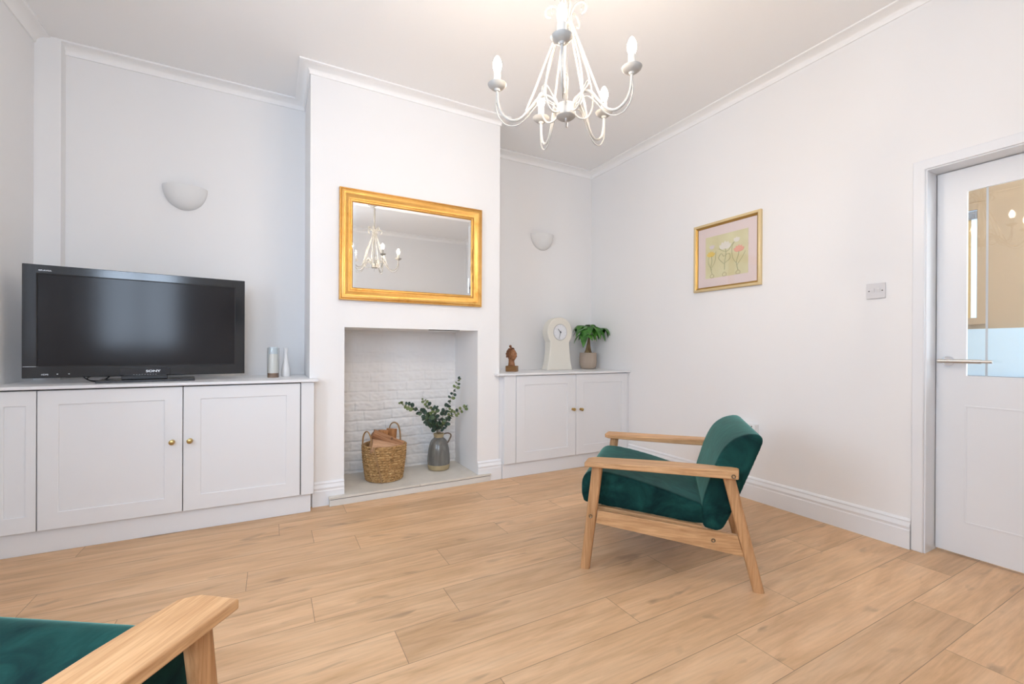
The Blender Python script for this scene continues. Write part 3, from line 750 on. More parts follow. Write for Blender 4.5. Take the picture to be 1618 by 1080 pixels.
# ------------------------------------------------------------------ chandelier
def chandelier():
    cx, cy, zh = .985, 1.392, 1.957
    t = thing('chandelier', 'cream metal five arm chandelier with lit candle bulbs hanging from the ceiling', 'chandelier', (cx, cy, zh))
    cm = M['cream_metal']
    ZC_ = ZT - zh
    MB().lathe([(0, -.024), (.028, -.023), (.036, -.017), (.0375, -.010), (.0365, -.006), (.0365, .018), (.038, .022), (.034, .027), (.012, .034), (0, .036)], 32).build('hub', cm, t)
    MB().lathe([(0, -.058), (.0025, -.056), (.0025, -.038), (.0045, -.036), (.0045, -.026), (.006, -.021), (0, -.020)], 16).build('finial', M['steel'], t)
    MB().tube([(0, 0, .03), (0, 0, .37)], .0065, 14).build('stem', cm, t)
    MB().tube([(0, 0, .36), (0, 0, ZC_ - .03)], .011, 14).build('suspension_rod', cm, t)
    MB().lathe([(.0, -.045), (.015, -.045), (.03, -.03), (.052, -.012), (.055, 0), (0, 0)], 32).build('ceiling_rose', cm, t, loc=(0, 0, ZC_ - .001))
    MB().lathe([(0, .335), (.012, .335), (.016, .345), (.012, .36), (0, .36)], 20).build('collar', cm, t)
    arms = [(.2734, -128.2), (.2492, -56.6), (.2567, 16.1), (.2427, 80.9), (.2631, 154.1)]
    zp = 2.045 - zh
    for R, deg in arms:
        a = math.radians(deg); ca, sa = math.cos(a), math.sin(a)
        def P(r, z): return (r * ca, r * sa, z)
        k = R / .255
        pts = crom([P(.028, .018), P(.045 * k, .045), P(.075 * k, .062), P(.105 * k, .048), P(.135 * k, .008), P(.168 * k, -.028), P(.203 * k, -.036), P(.236 * k, -.012), P(.252 * k, .03), P(R, zp - .012)], 8)
        arm = MB().tube(pts, .0052, 10).build('arm', cm, t)
        pts = crom([P(.03, .005), P(.055 * k, .030), P(.085 * k, .040), P(.115 * k, .016), P(.150 * k, -.030), P(.185 * k, -.055), P(.222 * k, -.053), P(.250 * k, -.022), P(.259 * k, .02), P(R, zp - .014)], 8)
        MB().tube(pts, .0026, 8).build('wire_scroll', cm, arm)
        # loop beside the hub
        sd = Vector((-sa, ca, 0))
        lp = [Vector(P(.03, .02)), Vector(P(.05, .055)) + sd * .008, Vector(P(.072, .092)) + sd * .01, Vector(P(.088, .098)), Vector(P(.090, .080)) - sd * .006, Vector(P(.072, .055)) - sd * .01, Vector(P(.04, .028))]
        MB().tube(crom(lp, 7), .0024, 8).build('leaf_loop', cm, arm)
        # straight stay from the crown to the arm
        st = crom([P(.148 * k, .0), P(.115 * k, .085), P(.06 * k, .235), P(.022, .335), P(.018, .36), P(.032, .392), P(.058, .402), P(.078, .385), P(.076, .362), P(.060, .358)], 8)
        MB().tube(st, .0038, 10).build('stay', cm, t)
        # pan, sleeve and bulb
        pan = MB().lathe([(0, -.016), (.008, -.015), (.011, -.008), (.024, -.004), (.033, .004), (.036, .010), (.0345, .0105), (.028, .006), (.012, .004), (0, .004)], 32, ).build('drip_pan', cm, t, loc=P(R, zp))
        MB().lathe([(0, .003), (.0135, .003), (.0135, .052), (.012, .056), (0, .056)], 24).build('candle_sleeve', M['candle'], t, loc=P(R, zp))
        bl = MB().lathe([(0, .055), (.009, .0555), (.012, .061), (.0165, .075), (.0174, .084), (.0152, .097), (.0100, .110), (.004, .118), (0, .120)], 24).build('bulb', M['bulb'], t, loc=P(R, zp))
        MB().lathe([(.0085 * math.cos(-PI / 2 + PI * q / 8), .0085 * math.sin(-PI / 2 + PI * q / 8)) for q in range(9)], 12).build('filament', M['filament'], bl, loc=(0, 0, .085))
    # bulging scroll stays between the arms
    for q in range(5):
        a = math.radians(arms[q][1] + 36); ca, sa = math.cos(a), math.sin(a)
        def P(r, z): return (r * ca, r * sa, z)
        st = crom([P(.03, .0), P(.055, -.018), P(.085, -.012), P(.105, .03), P(.102, .09), P(.082, .17), P(.045, .27), P(.02, .345), P(.026, .40), P(.05, .43), P(.066, .42), P(.060, .40)], 8)
        MB().tube(st, .0034, 10).build('scroll_stay', cm, t)
chandelier()

# ------------------------------------------------------------------ armchairs
SP = math.radians(3.5); HWD = .3675
def armchair(label, O, rz):
    t = thing('armchair', label, 'armchair', (O[0], O[1], 0), rz, 'green velvet armchairs')
    def side(sg):
        fwd = Vector((sg * math.sin(SP), math.cos(SP), 0)); inn = Vector((-sg * math.cos(SP), sg * math.sin(SP), 0)); b = Vector((sg * HWD, 0, 0))
        return lambda s_, n_, z: tuple(b + fwd * s_ + inn * n_ + Vector((0, 0, z)))
    for sg in (-1, 1):
        Q = side(sg)
        # arm: paddle shape, wide at the front with a nipped inner corner
        plan = [(.368, -.035), (.372, .060), (.345, .092), (.18, .093), (.0, .084), (-.15, .062), (-.27, .038), (-.292, .028), (-.297, .018), (-.292, -.035)]
        top = lambda s_: .521 + .010 * max(0, min(1, (.30 - s_) / .55)); bot = lambda s_: .4985 - .006 * max(0, min(1, (.1 - s_) / .38))
        n = len(plan); vs = [Q(a, b, bot(a)) for a, b in plan] + [Q(a, b, top(a)) for a, b in plan]
        arm = MB().add(vs, [tuple(range(n))[::-1], tuple(range(n, 2 * n))] + [(i, (i + 1) % n, n + (i + 1) % n, n + i) for i in range(n)]).build('arm', M['oak_y'], t, bevel=.005, seg=3)
        def leg(s_top, s_bot, ws, wn, zt, n0=.0):
            rings = []
            for k in range(7):
                f = k / 6; z = zt * f; c = s_bot + (s_top - s_bot) * f; g = .90 + .10 * f; ring = []
                for j in range(20):
                    a = 2 * PI * j / 20; e = .62
                    cs = math.copysign(abs(math.cos(a)) ** e, math.cos(a)); sn = math.copysign(abs(math.sin(a)) ** e, math.sin(a))
                    ring.append(Q(c + ws / 2 * g * cs, n0 + wn / 2 + wn / 2 * g * sn, z))
                rings.append(ring)
            return MB().rings(rings).build('leg', M['oak_z'], t, angle=50)
        l1 = leg(.3165, .3745, .050, .040, .5005)
        l2 = leg(-.2545, -.3765, .052, .040, .4945)
        # tapered side rail
        rail = [(.312, .284), (.322, .223), (-.318, .146), (-.292, .236)]
        vs = [Q(a, b, z) for b in (.010, .032) for a, z in rail]
        r = MB().add(vs, [(0, 1, 2, 3), (4, 7, 6, 5), (0, 4, 5, 1), (1, 5, 6, 2), (2, 6, 7, 3), (3, 7, 4, 0)]).build('side_rail', M['oak_y'], t, bevel=.002)
        def bolt(par, s_, n_, z):
            p = Q(s_, n_, z); o = MB().lathe([(.0046, -.001), (.0046, .0012), (.0078, .0026), (.0092, .0012), (.0092, -.001)], 20).add([], []).build('bolt', M['bolt'], par, loc=p)
            o.rotation_euler = (0, sg * PI / 2, sg * -SP)
        bolt(l1, .345, .0005, .257); bolt(r, -.194, .0095, .204); bolt(arm, -.272, -.036, .506)
    # cross rails and slats under the seat
    MB().box(-.335, .335, .26, .285, .222, .262).build('cross_rail', M['oak_x'], t, bevel=.003)
    MB().box(-.335, .335, -.215, -.19, .165, .215).build('cross_rail', M['oak_x'], t, bevel=.003)
    zs = lambda y: .2745 + (y - .12) * .073
    for sx in (-1, 1):
        q = [(-.15, zs(-.15) - .020), (.345, zs(.345) - .020), (.345, zs(.345)), (-.15, zs(-.15))]
        MB().prism(q, 0, sx * .315 - .014, sx * .315 + .014).build('seat_frame_rail', M['oak_y'], t, bevel=.002)
    for k in range(5):
        y = .29 - k * .10
        MB().prism([(y - .02, zs(y - .02) - .015), (y + .02, zs(y + .02) - .015), (y + .02, zs(y + .02) - .004), (y - .02, zs(y - .02) - .004)], 0, -.302, .302).build('seat_slat', M['oak_x'], t, bevel=.002)
    def cushion(name, prof, hw, it):
        # upholstered block: the side profile swept across, then softened all round
        o = MB().prism(prof, 0, -hw, hw).build(name, M['velvet'], t)
        rm = o.modifiers.new('skin', 'REMESH'); rm.mode = 'VOXEL'; rm.voxel_size = .0085; rm.use_smooth_shade = True
        sm = o.modifiers.new('soften', 'SMOOTH'); sm.factor = .5; sm.iterations = it
        return o
    seat = [(p.x, p.y) for p in crom([(.375, .296, 0), (.392, .304, 0), (.403, .34, 0), (.403, .385, 0), (.396, .418, 0), (.374, .444, 0), (.335, .456, 0), (.24, .447, 0), (.12, .424, 0), (0, .393, 0), (-.10, .362, 0), (-.150, .345, 0), (-.156, .30, 0), (-.148, .259, 0), (.12, .277, 0)], 4, closed=True)]
    cushion('seat_cushion', seat, .317, 12)
    back = [(p.x, p.y) for p in crom([(-.156, .248, 0), (-.150, .30, 0), (-.152, .36, 0), (-.178, .455, 0), (-.205, .54, 0), (-.240, .612, 0), (-.282, .655, 0), (-.325, .676, 0), (-.366, .682, 0), (-.390, .672, 0), (-.395, .650, 0), (-.365, .565, 0), (-.300, .395, 0), (-.264, .305, 0), (-.240, .255, 0), (-.220, .238, 0), (-.185, .240, 0)], 4, closed=True)]
    cushion('back_cushion', back, .317, 9)
    # studs / glides under the legs are part of the legs
    return t
def rot2(a, v): return Vector((math.cos(a) * v[0] - math.sin(a) * v[1], math.sin(a) * v[0] + math.cos(a) * v[1]))
A_ = Vector((1.321, 1.688)); B_ = Vector((1.847, 1.172)); mid = (A_ + B_) / 2
rz1 = math.radians(135.55 - 3.5 - 90)
O1 = mid - rot2(rz1, (-HWD, 0))
armchair('green velvet armchair with oak arms standing near the right wall', O1, rz1)
rz2 = math.radians(53.1 + 3.5 - 90)
loc = Vector((HWD, 0)) + Vector((math.sin(SP), math.cos(SP))) * .37 - Vector((-math.cos(SP), math.sin(SP))) * .035
O2 = Vector((-.057, 1.098)) - rot2(rz2, loc)
armchair('green velvet armchair cropped in the foreground, only its oak arm and seat showing', O2, rz2)

# ------------------------------------------------------------------ basket, logs, vase, eucalyptus
BX, BY, BZ = .757, 3.435, .06
def basket():
    t = thing('log_basket', 'woven seagrass basket full of logs on the hearth', 'basket', (BX, BY, BZ))
    m = mat('seagrass_weave', (.55, .36, .16), .7)
    g = noise(m, obj_coords(m, (26, 26, 120)), 1., 4, .62, 1.2); c = ramp(m, [(.33, (.13, .065, .02)), (.47, (.40, .225, .08)), (.66, (.64, .43, .20))]); L(m, g, c.inputs['Fac'])
    L(m, c.outputs['Color'], bsdf(m).inputs['Base Color'])
    H = .268; n, k = 220, 130; rows = 15
    def R(f): return .128 + .028 * math.sin(f * PI / 2 * .95)
    def pt(f, th, inner=False):
        r = R(f)
        if inner: return r - .014
        v = f * rows; row = math.floor(v); fv = v - row
        sgn = 1 if row % 2 else -1
        ph = th * 30 + sgn * (fv - .5) * 2.2 + row * .7
        return r + .007 * math.sin(PI * fv) ** .7 + .006 * math.sin(ph) * math.sin(PI * fv)
    rings = []
    for j in range(k + 1):
        f = j / k; rings.append([(pt(f, 2 * PI * i / n) * math.cos(2 * PI * i / n), pt(f, 2 * PI * i / n) * math.sin(2 * PI * i / n), f * H + .002) for i in range(n)])
    for f, dz in ((.98, .006), (.9, 0), (.5, 0), (.08, 0)):
        rings.append([(pt(f, 0, True) * math.cos(2 * PI * i / n), pt(f, 0, True) * math.sin(2 * PI * i / n), f * H + dz) for i in range(n)])
    MB().rings(rings).build('basket_body', m, t, angle=180)
    hm = mat('plaited_handle', (.36, .22, .10), .7)
    # seam braid down the front left and its handle
    for a, hz in ((math.radians(205), .112), (math.radians(48), .135)):
        ca, sa = math.cos(a), math.sin(a); td = Vector((-sa, ca, 0)); o = Vector((ca * .155, sa * .155, 0))
        pts = [o - td * .05 + Vector((0, 0, H - .05)), o - td * .052 + Vector((0, 0, H + .03)), o - td * .036 + Vector((0, 0, H + hz - .025)), o + Vector((0, 0, H + hz)), o + td * .036 + Vector((0, 0, H + hz - .025)), o + td * .052 + Vector((0, 0, H + .03)), o + td * .05 + Vector((0, 0, H - .05))]
        MB().tube(crom(pts, 8), .0062, 10, squash=(1, .7)).build('handle', hm, t)
    sm = lambda f: math.radians(-109 - 20 * f)
    pts = [(math.cos(sm(f)) * (R(f) + .010), math.sin(sm(f)) * (R(f) + .010), f * H + .004) for f in [i / 24 for i in range(25)]]
    MB().tube(pts, .0055, 8).build('seam_braid', hm, t)
basket()
def log(label, p0, p1, r, half=True, tone=0, roll=0.):
    m = oak('split_log_%d' % tone, 2, [(.25, .115, .05), (.24, .10, .035), (.36, .19, .10)][tone % 3], [(.52, .285, .155), (.54, .255, .10), (.63, .39, .24)][tone % 3], .75)
    bark = mat('log_bark', (.13, .075, .045), .9)
    p0, p1 = [Vector((BX + (p[0] - .80) * .93, BY + (p[1] - 3.445) * .93, p[2])) for p in (p0, p1)]; d = p1 - p0; ln = d.length
    rnd = random.Random(tone); n = 22; rings = []
    for k in range(13):
        ring = []
        for i in range(n):
            a = 2 * PI * i / n; rr = r * (1 + .05 * math.sin(3 * a + tone) + .03 * rnd.uniform(-1, 1))
            x, y = rr * math.cos(a), rr * math.sin(a)
            if half and y < -.15 * r: y = -.15 * r + .03 * r * rnd.uniform(-1, 1)
            ring.append((x, y, ln * k / 12))
        rings.append(ring)
    o = MB().rings(rings).build('log', m, angle=40)
    q = d.to_track_quat('Z', 'Y'); o.rotation_mode = 'QUATERNION'
    from mathutils import Quaternion
    o.rotation_quaternion = q @ Quaternion((0, 0, 1), roll); o.location = p0
    kn = MB().lathe([(0, 0), (.010, 0), (.0085, .003), (.004, .0015), (0, .001)], 14).build('knot', bark, o, loc=(r * .95, r * .22, ln * .6)); kn.rotation_euler = (0, PI / 2, .2)
    return tag(o, label, 'log', 'logs in the seagrass basket')
log('topmost log lying diagonally across the seagrass basket, knot on its side', (.700, 3.40, .425), (.925, 3.375, .325), .046, True, 0, 2.6)
log('pale split log below the topmost one at the front of the basket', (.675, 3.36, .335), (.885, 3.36, .285), .052, False, 2, 0)
log('orange log standing upright at the back right of the basket', (.845, 3.50, .14), (.880, 3.52, .425), .040, True, 1, 1.0)
log('log at the back left of the basket leaning against its rim', (.70, 3.50, .15), (.775, 3.525, .415), .042, True, 3, .4)
log('log behind the topmost one, middle of the basket', (.77, 3.45, .15), (.80, 3.47, .425), .040, False, 4, .2)

VX, VY, VZ = 1.214, 3.50, .06
def stone_vase():
    t = thing('stoneware_jug', 'grey glazed stoneware jug with tan neck and base holding eucalyptus', 'jug', (VX, VY, VZ))
    m = mat('grey_reactive_glaze', (.2, .2, .19), .2, spec=.6)
    g = noise(m, obj_coords(m, (14, 14, 2.2)), 2., 4, .6, .4); c = ramp(m, [(.3, (.105, .102, .092)), (.55, (.165, .162, .148)), (.8, (.25, .24, .215))]); L(m, g, c.inputs['Fac']); L(m, c.outputs['Color'], bsdf(m).inputs['Base Color'])
    tan = mat('bare_tan_stoneware', (.42, .33, .19), .6)
    MB().lathe([(0, 0), (.074, 0), (.084, .006), (.089, .022), (.090, .046), (0, .046)], 44).build('base_band', tan, t)
    MB().lathe([(.090, .0462), (.0925, .075), (.0905, .12), (.084, .17), (.075, .21), (.063, .238), (.048, .252), (.040, .258), (.040, .264), (0, .264)], 44).build('body', m, t)
    MB().lathe([(.040, .262), (.0385, .270), (.041, .276), (.044, .286), (.0445, .292), (.042, .295), (.036, .293), (.034, .28), (.033, .262)], 44).build('neck_rim', tan, t)
    pts = crom([(.040, 0, .285), (.075, -.002, .290), (.100, -.004, .280), (.104, -.004, .262), (.092, -.003, .236), (.080, -.002, .216), (.070, 0, .205)], 8)
    MB().tube(pts, .0085, 12, squash=(.7, 1.2)).build('handle', mat('brown_stoneware_handle', (.19, .14, .10), .4), t)
stone_vase()
leaf_m = []
for i, (a, b) in enumerate((((.030, .062, .048), (.062, .108, .080)), ((.05, .09, .05), (.11, .17, .09)), ((.12, .17, .055), (.22, .27, .11)))):
    m = mat('eucalyptus_leaf_%d' % i, a, .5, spec=.35); n_ = noise(m, obj_coords(m), 24, 2); c_ = ramp(m, [(.35, a), (.65, b)]); L(m, n_, c_.inputs['Fac']); L(m, c_.outputs['Color'], bsdf(m).inputs['Base Color']); leaf_m.append(m)
stem_m = mat('eucalyptus_stem', (.16, .115, .065), .7)
def eucalyptus(label, pts, pairs, size, seed, tipgreen=.25):
    rnd = random.Random(seed)
    base = Vector((VX, VY, VZ + .2)); path = crom([base + Vector((rnd.uniform(-.01, .01), rnd.uniform(-.01, .01), 0))] + [Vector(p) for p in pts], 12)
    o = thing('eucalyptus_spray', label, 'foliage', tuple(base), group='eucalyptus sprays in the stoneware jug')
    MB().tube([p - base for p in path], lambda s_: .0024 * (1.1 - .75 * s_), 6).build('stem', stem_m, o)
    lv = MB(); k = len(path)
    for q in range(pairs):
        f = .30 + .70 * q / (pairs - 1); i = min(k - 2, int(f * (k - 1))); p = path[i] - base; tdir = (path[i + 1] - path[i - 1]).normalized()
        ref = Vector((rnd.uniform(-1, 1), rnd.uniform(-1, 1), rnd.uniform(-1, 1))).normalized(); sd = (ref - tdir * ref.dot(tdir)).normalized()
        for sg in (1, -1):
            sz = size * 1.22 * (1.08 - .5 * f) * rnd.uniform(.8, 1.2)
            ax = (sd * sg + tdir * rnd.uniform(.1, .7) + Vector((0, 0, rnd.uniform(-.15, .25)))).normalized()
            wd = ax.cross(Vector((rnd.uniform(-.6, .6), -1, rnd.uniform(-.4, .6)))).normalized(); nm = ax.cross(wd).normalized()
            c = p + ax * (sz * .95 + .003); n = 12; ring = []
            for j in range(n):
                a = 2 * PI * j / n; u = math.cos(a) * sz; v = math.sin(a) * sz * .84
                ring.append(c + ax * u + wd * v + nm * (.18 * v * v / sz - .10 * u * u / sz))
            mi = 2 if (f > .8 and rnd.random() < tipgreen * 2) or rnd.random() < .10 else (1 if rnd.random() < .35 else 0)
            vs = [tuple(x) for x in ring] + [tuple(x + nm * .0009) for x in ring] + [tuple(c), tuple(c + nm * .0009)]
            fs = [(2 * n, (j + 1) % n, j) for j in range(n)] + [(2 * n + 1, n + j, n + (j + 1) % n) for j in range(n)] + [(j, (j + 1) % n, n + (j + 1) % n, n + j) for j in range(n)]
            lv.add(vs, fs, mi)
            lv.tube([tuple(p), tuple(c - ax * sz)], .0008, 4, 0)
    lo = lv.build('leaves', leaf_m, o, angle=60); lo['kind'] = 'stuff'
    return o
eucalyptus('tall eucalyptus spray rising to the upper right of the jug', [(1.205, 3.49, .40), (1.265, 3.46, .56), (1.325, 3.44, .70), (1.372, 3.44, .805)], 13, .0185, 1, .3)
eucalyptus('long eucalyptus spray reaching far left of the jug toward the basket', [(1.180, 3.48, .40), (1.08, 3.45, .52), (.98, 3.42, .585), (.872, 3.40, .635)], 14, .0195, 2, .4)
eucalyptus('thin eucalyptus spray pointing up and left with sparse small leaves', [(1.197, 3.47, .42), (1.15, 3.44, .52), (1.10, 3.43, .60), (1.055, 3.43, .648)], 9, .0165, 3, .5)
eucalyptus('eucalyptus spray leaning right toward the white fireplace side', [(1.215, 3.47, .40), (1.275, 3.44, .48), (1.345, 3.42, .53), (1.425, 3.41, .572)], 10, .0175, 4, .5)
eucalyptus('short bushy eucalyptus spray at the front of the jug mouth', [(1.197, 3.46, .38), (1.165, 3.43, .45), (1.15, 3.41, .52), (1.155, 3.40, .585)], 10, .0205, 5, .35)
eucalyptus('short eucalyptus spray just right of the jug mouth', [(1.215, 3.46, .38), (1.24, 3.43, .44), (1.27, 3.42, .49), (1.285, 3.41, .555)], 9, .0185, 6, .2)
eucalyptus('low eucalyptus spray drooping left over the jug rim', [(1.182, 3.46, .38), (1.13, 3.43, .43), (1.10, 3.42, .46), (1.07, 3.41, .50)], 9, .020, 8, .1)

# ------------------------------------------------------------------ bust, clock and potted tree on the right worktop
def bust():
    t = thing('carved_bust', 'small brown carved head on a square block on the right worktop', 'sculpture', (1.872, 3.45, .8545), math.radians(-45))
    m = mat('carved_wood', (.30, .13, .055), .5); n_ = noise(m, obj_coords(m, (1, 1, 1)), 45, 4); c_ = ramp(m, [(.3, (.17, .07, .03)), (.55, (.34, .15, .06)), (.75, (.46, .23, .11))]); L(m, n_, c_.inputs['Fac']); L(m, c_.outputs['Color'], bsdf(m).inputs['Base Color'])
    MB().box(-.049, .049, -.036, .036, 0, .050).build('block', oak('walnut_block', 0, (.20, .10, .035), (.34, .18, .07)), t, bevel=.003)
    from mathutils import noise as mn
    # head facing right and slightly to the room: local f = facing
    fa = math.radians(-21); fx, fy = math.cos(fa), math.sin(fa)
    nu, nv = 40, 34; vs = []; fs = []
    def G(x, c, w): return math.exp(-((x - c) / w) ** 2)
    for j in range(nv + 1):
        v = -PI / 2 + PI * j / nv
        for i in range(nu):
            a = 2 * PI * i / nu
            x, y, z = math.cos(v) * math.cos(a), math.cos(v) * math.sin(a), math.sin(v)   # x = face direction
            X, Y, Z = x * .045, y * .037, z * .056
            if x > 0:
                front = max(0, x) ** 2
                X += front * (.013 * G(y, 0, .16) * G(z, -.18, .22) + .005 * G(z, .22, .14) - .006 * G(z, .02, .10) * (G(y, .38, .16) + G(y, -.38, .16)) + .005 * G(z, -.52, .09) * G(y, 0, .25) - .003 * G(z, -.63, .05) + .008 * G(z, -.82, .12) * G(y, 0, .4))
            if z < 0: Y *= 1 - .30 * (-z) ** 1.5; X *= 1 - .08 * z * z
            vs.append((X * fx - Y * fy, X * fy + Y * fx, Z + .145))
    for j in range(nv):
        for i in range(nu): fs.append((j * nu + i, j * nu + (i + 1) % nu, (j + 1) * nu + (i + 1) % nu, (j + 1) * nu + i))
    hd = MB().add(vs, fs)
    rings = []
    for z, r, off in ((.0495, .033, -.004), (.058, .030, -.004), (.080, .0265, -.005), (.10, .0255, -.006), (.125, .026, -.006)):
        rings.append([(r * math.cos(2 * PI * i / 24) + off * fx, r * .9 * math.sin(2 * PI * i / 24) + off * fy, z) for i in range(24)])
    hd.rings(rings); hd.build('head', m, t, angle=180)
    # hair: curled cap, wider at the back, with a top knot
    vs = []; fs = []
    for j in range(nv + 1):
        v = -.28 * PI / 2 + (1.28 * PI / 2) * j / nv
        for i in range(nu):
            lim = .43 * PI * (1 - max(0, min(1, (v - .75) / .75))); a = lim + (2 * PI - 2 * lim) * i / (nu - 1)
            x, y, z = math.cos(v) * math.cos(a), math.cos(v) * math.sin(a), math.sin(v)
            d = 1.06 + .13 * mn.noise((x * 5, y * 5, z * 5)) + .05 * mn.noise((x * 14, y * 14, z * 14))
            X, Y, Z = (x * .048 - .005) * d, y * .041 * d, z * .058 * d
            vs.append((X * fx - Y * fy, X * fy + Y * fx, Z + .150))
    for j in range(nv):
        for i in range(nu - 1): fs.append((j * nu + i, j * nu + i + 1, (j + 1) * nu + i + 1, (j + 1) * nu + i))
    hm = mat('darker_carved_hair', (.22, .09, .04), .6)
    h = MB().add(vs, fs).build('hair', hm, t, angle=180); so = h.modifiers.new('s', 'SOLIDIFY'); so.thickness = .004
    MB().lathe([(0, -.012), (.009, -.010), (.0125, 0), (.009, .010), (0, .013)], 16).build('top_knot', hm, t, loc=(-.018 * fx, -.018 * fy, .222))
bust()
def clock():
    t = thing('mantel_clock', 'cream balloon shaped mantel clock with round white dial on the right worktop', 'clock', (2.425, 3.50, .8545))
    cm = paint('cream_clock_paint', (.80, .765, .68), .55, .03)
    R = .143; zc = .362 - .0
    prof = []
    for i in range(25):
        a = math.radians(-52) + math.radians(284) * i / 24
        prof.append((R * math.cos(a), zc + R * math.sin(a)))
    # right side is first: close through the waist and flared base
    left = [(-.110, .235), (-.113, .19), (-.125, .09), (-.142, .025), (-.148, .012), (-.148, 0)]
    right = [(.148, 0), (.148, .012), (.142, .025), (.125, .09), (.113, .19), (.110, .235)]
    poly = right + prof[1:-1] + left
    MB().prism(poly, 1, .004, .10).build('case', cm, t, bevel=.006, seg=3)
    d = MB().lathe([(0, 0), (.072, 0), (.072, .004), (0, .004)], 48).build('dial', mat('dial_white', (.80, .81, .83), .4), t, loc=(.0, .004, zc)); d.rotation_euler = (PI / 2, 0, 0)
    b = MB().lathe([(.0705, 0), (.078, 0), (.079, .003), (.077, .006), (.073, .006), (.0705, .003)], 48, ring=True).build('bezel', mat('grey_bezel', (.58, .57, .56), .4, metal=.2), t, loc=(0, .004, zc)); b.rotation_euler = (PI / 2, 0, 0)
    hm = M['black']
    tk = MB()
    for k in range(12):
        a = k * PI / 6; ca, sa = math.cos(a), math.sin(a); q = [(.058, -.0012), (.064, -.0012), (.064, .0012), (.058, .0012)]
        vs = [(u * ca - v * sa, yy, zc + u * sa + v * ca) for yy in (-.0012, .0005) for u, v in q]
        tk.add(vs, [(0, 1, 2, 3), (7, 6, 5, 4), (0, 4, 5, 1), (1, 5, 6, 2), (2, 6, 7, 3), (3, 7, 4, 0)])
    tk.build('hour_marks', mat('pale_grey_marks', (.40, .40, .41), .5), d).matrix_parent_inverse = (Matrix.Translation((.0, .004, zc)) @ Matrix.Rotation(PI / 2, 4, 'X')).inverted()
    def hand(name, ang, ln, wd, tail):
        ca, sa = math.cos(ang), math.sin(ang); q = [(-tail, -wd), (ln, -wd * .6), (ln, wd * .6), (-tail, wd)]
        vs = [(u * ca - v * sa, yy, zc + u * sa + v * ca) for yy in (-.0045, -.0035) for u, v in q]
        MB().add(vs, [(0, 1, 2, 3), (7, 6, 5, 4), (0, 4, 5, 1), (1, 5, 6, 2), (2, 6, 7, 3), (3, 7, 4, 0)]).build(name, hm, t, smooth=False)
    hand('hour_hand', math.radians(133), .044, .0028, .012); hand('minute_hand', math.radians(254), .066, .0020, .014)
    MB().lathe([(0, 0), (.006, 0), (.006, .003), (0, .003)], 16).build('hand_boss', hm, t, loc=(0, -.003, zc)).rotation_euler = (PI / 2, 0, 0)
clock()
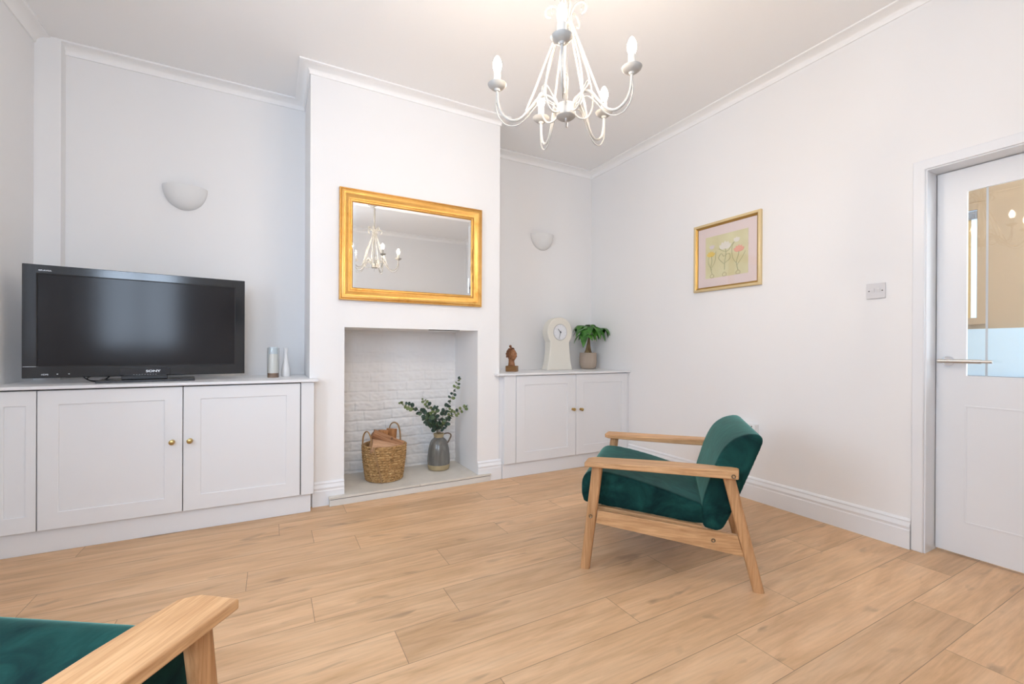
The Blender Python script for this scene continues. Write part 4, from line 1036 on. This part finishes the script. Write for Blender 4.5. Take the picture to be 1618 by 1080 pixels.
def potted_tree():
    t = thing('potted_tree', 'small green money tree in a ribbed beige pot on the right worktop', 'plant', (2.838, 3.60, .8545))
    pm = mat('ribbed_beige_pot', (.45, .36, .285), .6)
    n = 168; prof = [(.056, 0), (.071, .008), (.080, .03), (.0845, .065), (.0845, .12), (.0835, .163), (.0805, .166), (.0765, .163), (.075, .14)]
    rings = []
    for r, z in prof:
        amp = .0024 if .01 < z < .162 and r > .078 else .0006
        rings.append([((r + amp * math.cos(42 * 2 * PI * i / n)) * math.cos(2 * PI * i / n), (r + amp * math.cos(42 * 2 * PI * i / n)) * math.sin(2 * PI * i / n), z) for i in range(n)])
    MB().rings(rings, cap=True).build('pot', pm, t, angle=80)
    MB().lathe([(0, .146), (.0745, .146), (.0745, .150), (0, .152)], 32).build('soil', mat('potting_soil', (.06, .04, .025), .95), t)
    tm = mat('swollen_trunk_bark', (.20, .125, .06), .75); n_ = noise(tm, obj_coords(tm, (20, 20, 5)), 3, 4); c_ = ramp(tm, [(.35, (.12, .065, .03)), (.65, (.28, .20, .09))]); L(tm, n_, c_.inputs['Fac']); L(tm, c_.outputs['Color'], bsdf(tm).inputs['Base Color'])
    tk = [(0, 0, .145), (.001, 0, .17), (.003, 0, .20), (.005, 0, .24), (.008, 0, .28), (.009, 0, .315)]
    MB().tube(crom(tk, 5), lambda s_: .037 * (1 - s_) ** 1.6 + .011, 16).build('trunk', tm, t)
    lm = []
    for i, (a, b) in enumerate((((.02, .10, .012), (.06, .22, .03)), ((.035, .15, .015), (.10, .30, .035)))):
        m = mat('money_tree_leaf_%d' % i, a, .35, spec=.45); q_ = noise(m, obj_coords(m), 14, 2); c_ = ramp(m, [(.35, a), (.65, b)]); L(m, q_, c_.inputs['Fac']); L(m, c_.outputs['Color'], bsdf(m).inputs['Base Color']); lm.append(m)
    rnd = random.Random(11); crown = Vector((.009, 0, .31))
    clusters = [((-.085, -.06, .400), 6, .165), ((-.03, -.09, .425), 6, .155), ((.04, -.06, .415), 6, .145), ((.085, -.10, .410), 6, .13), ((-.03, .05, .44), 6, .14), ((.03, .01, .45), 5, .13), ((-.105, -.085, .345), 5, .185), ((.03, -.10, .385), 5, .14)]
    for q, (c, nl, ln) in enumerate(clusters):
        c = Vector(c)
        st = crom([crown, crown.lerp(c, .55) + Vector((0, 0, .02)), c], 6)
        br = MB().tube(st, .0024, 6).build('branch', lm[0], t)
        out = Vector((c.x - crown.x, c.y - crown.y, 0)); out = out.normalized() if out.length > .01 else Vector((1, 0, 0))
        lv = MB()
        for k in range(nl):
            a = (k - (nl - 1) / 2) * (2 * PI / (nl + 1.2)) + rnd.uniform(-.15, .15); ca, sa = math.cos(a), math.sin(a)
            d = Vector((out.x * ca - out.y * sa, out.x * sa + out.y * ca, 0)); side_ = Vector((-d.y, d.x, 0)); l_ = ln * rnd.uniform(.8, 1.1) * (1. if abs(a) < 1.6 else .75); w_ = l_ * .225
            rows = []; droop = rnd.uniform(.75, 1.25)
            for s in range(9):
                f = s / 8; pth = c + d * (l_ * (f - .28 * f * f * droop)) + Vector((0, 0, l_ * (.18 * f - .80 * droop * f * f)))
                wd = w_ * (math.sin(PI * min(1, f ** .8 * .97 + .015))) ** .85
                rows.append([pth - side_ * wd + Vector((0, 0, .16 * wd)), pth, pth + side_ * wd + Vector((0, 0, .16 * wd))])
            for r in rows:
                for p in r: p.x = min(p.x, .138); p.y = min(p.y, .130)
            vs = [tuple(p) for r in rows for p in r] + [tuple(p - Vector((0, 0, .001))) for r in rows for p in r]; fs = []; o_ = 27
            for s in range(8):
                for h in range(2):
                    i0 = s * 3 + h; fs += [(i0, i0 + 1, i0 + 4, i0 + 3), (o_ + i0, o_ + i0 + 3, o_ + i0 + 4, o_ + i0 + 1)]
                fs += [(s * 3, s * 3 + 3, o_ + s * 3 + 3, o_ + s * 3), (s * 3 + 2, o_ + s * 3 + 2, o_ + s * 3 + 5, s * 3 + 5)]
            lv.add(vs, fs, 0 if rnd.random() < .6 else 1)
        lv.build('leaf_cluster', lm, br, angle=70)
potted_tree()
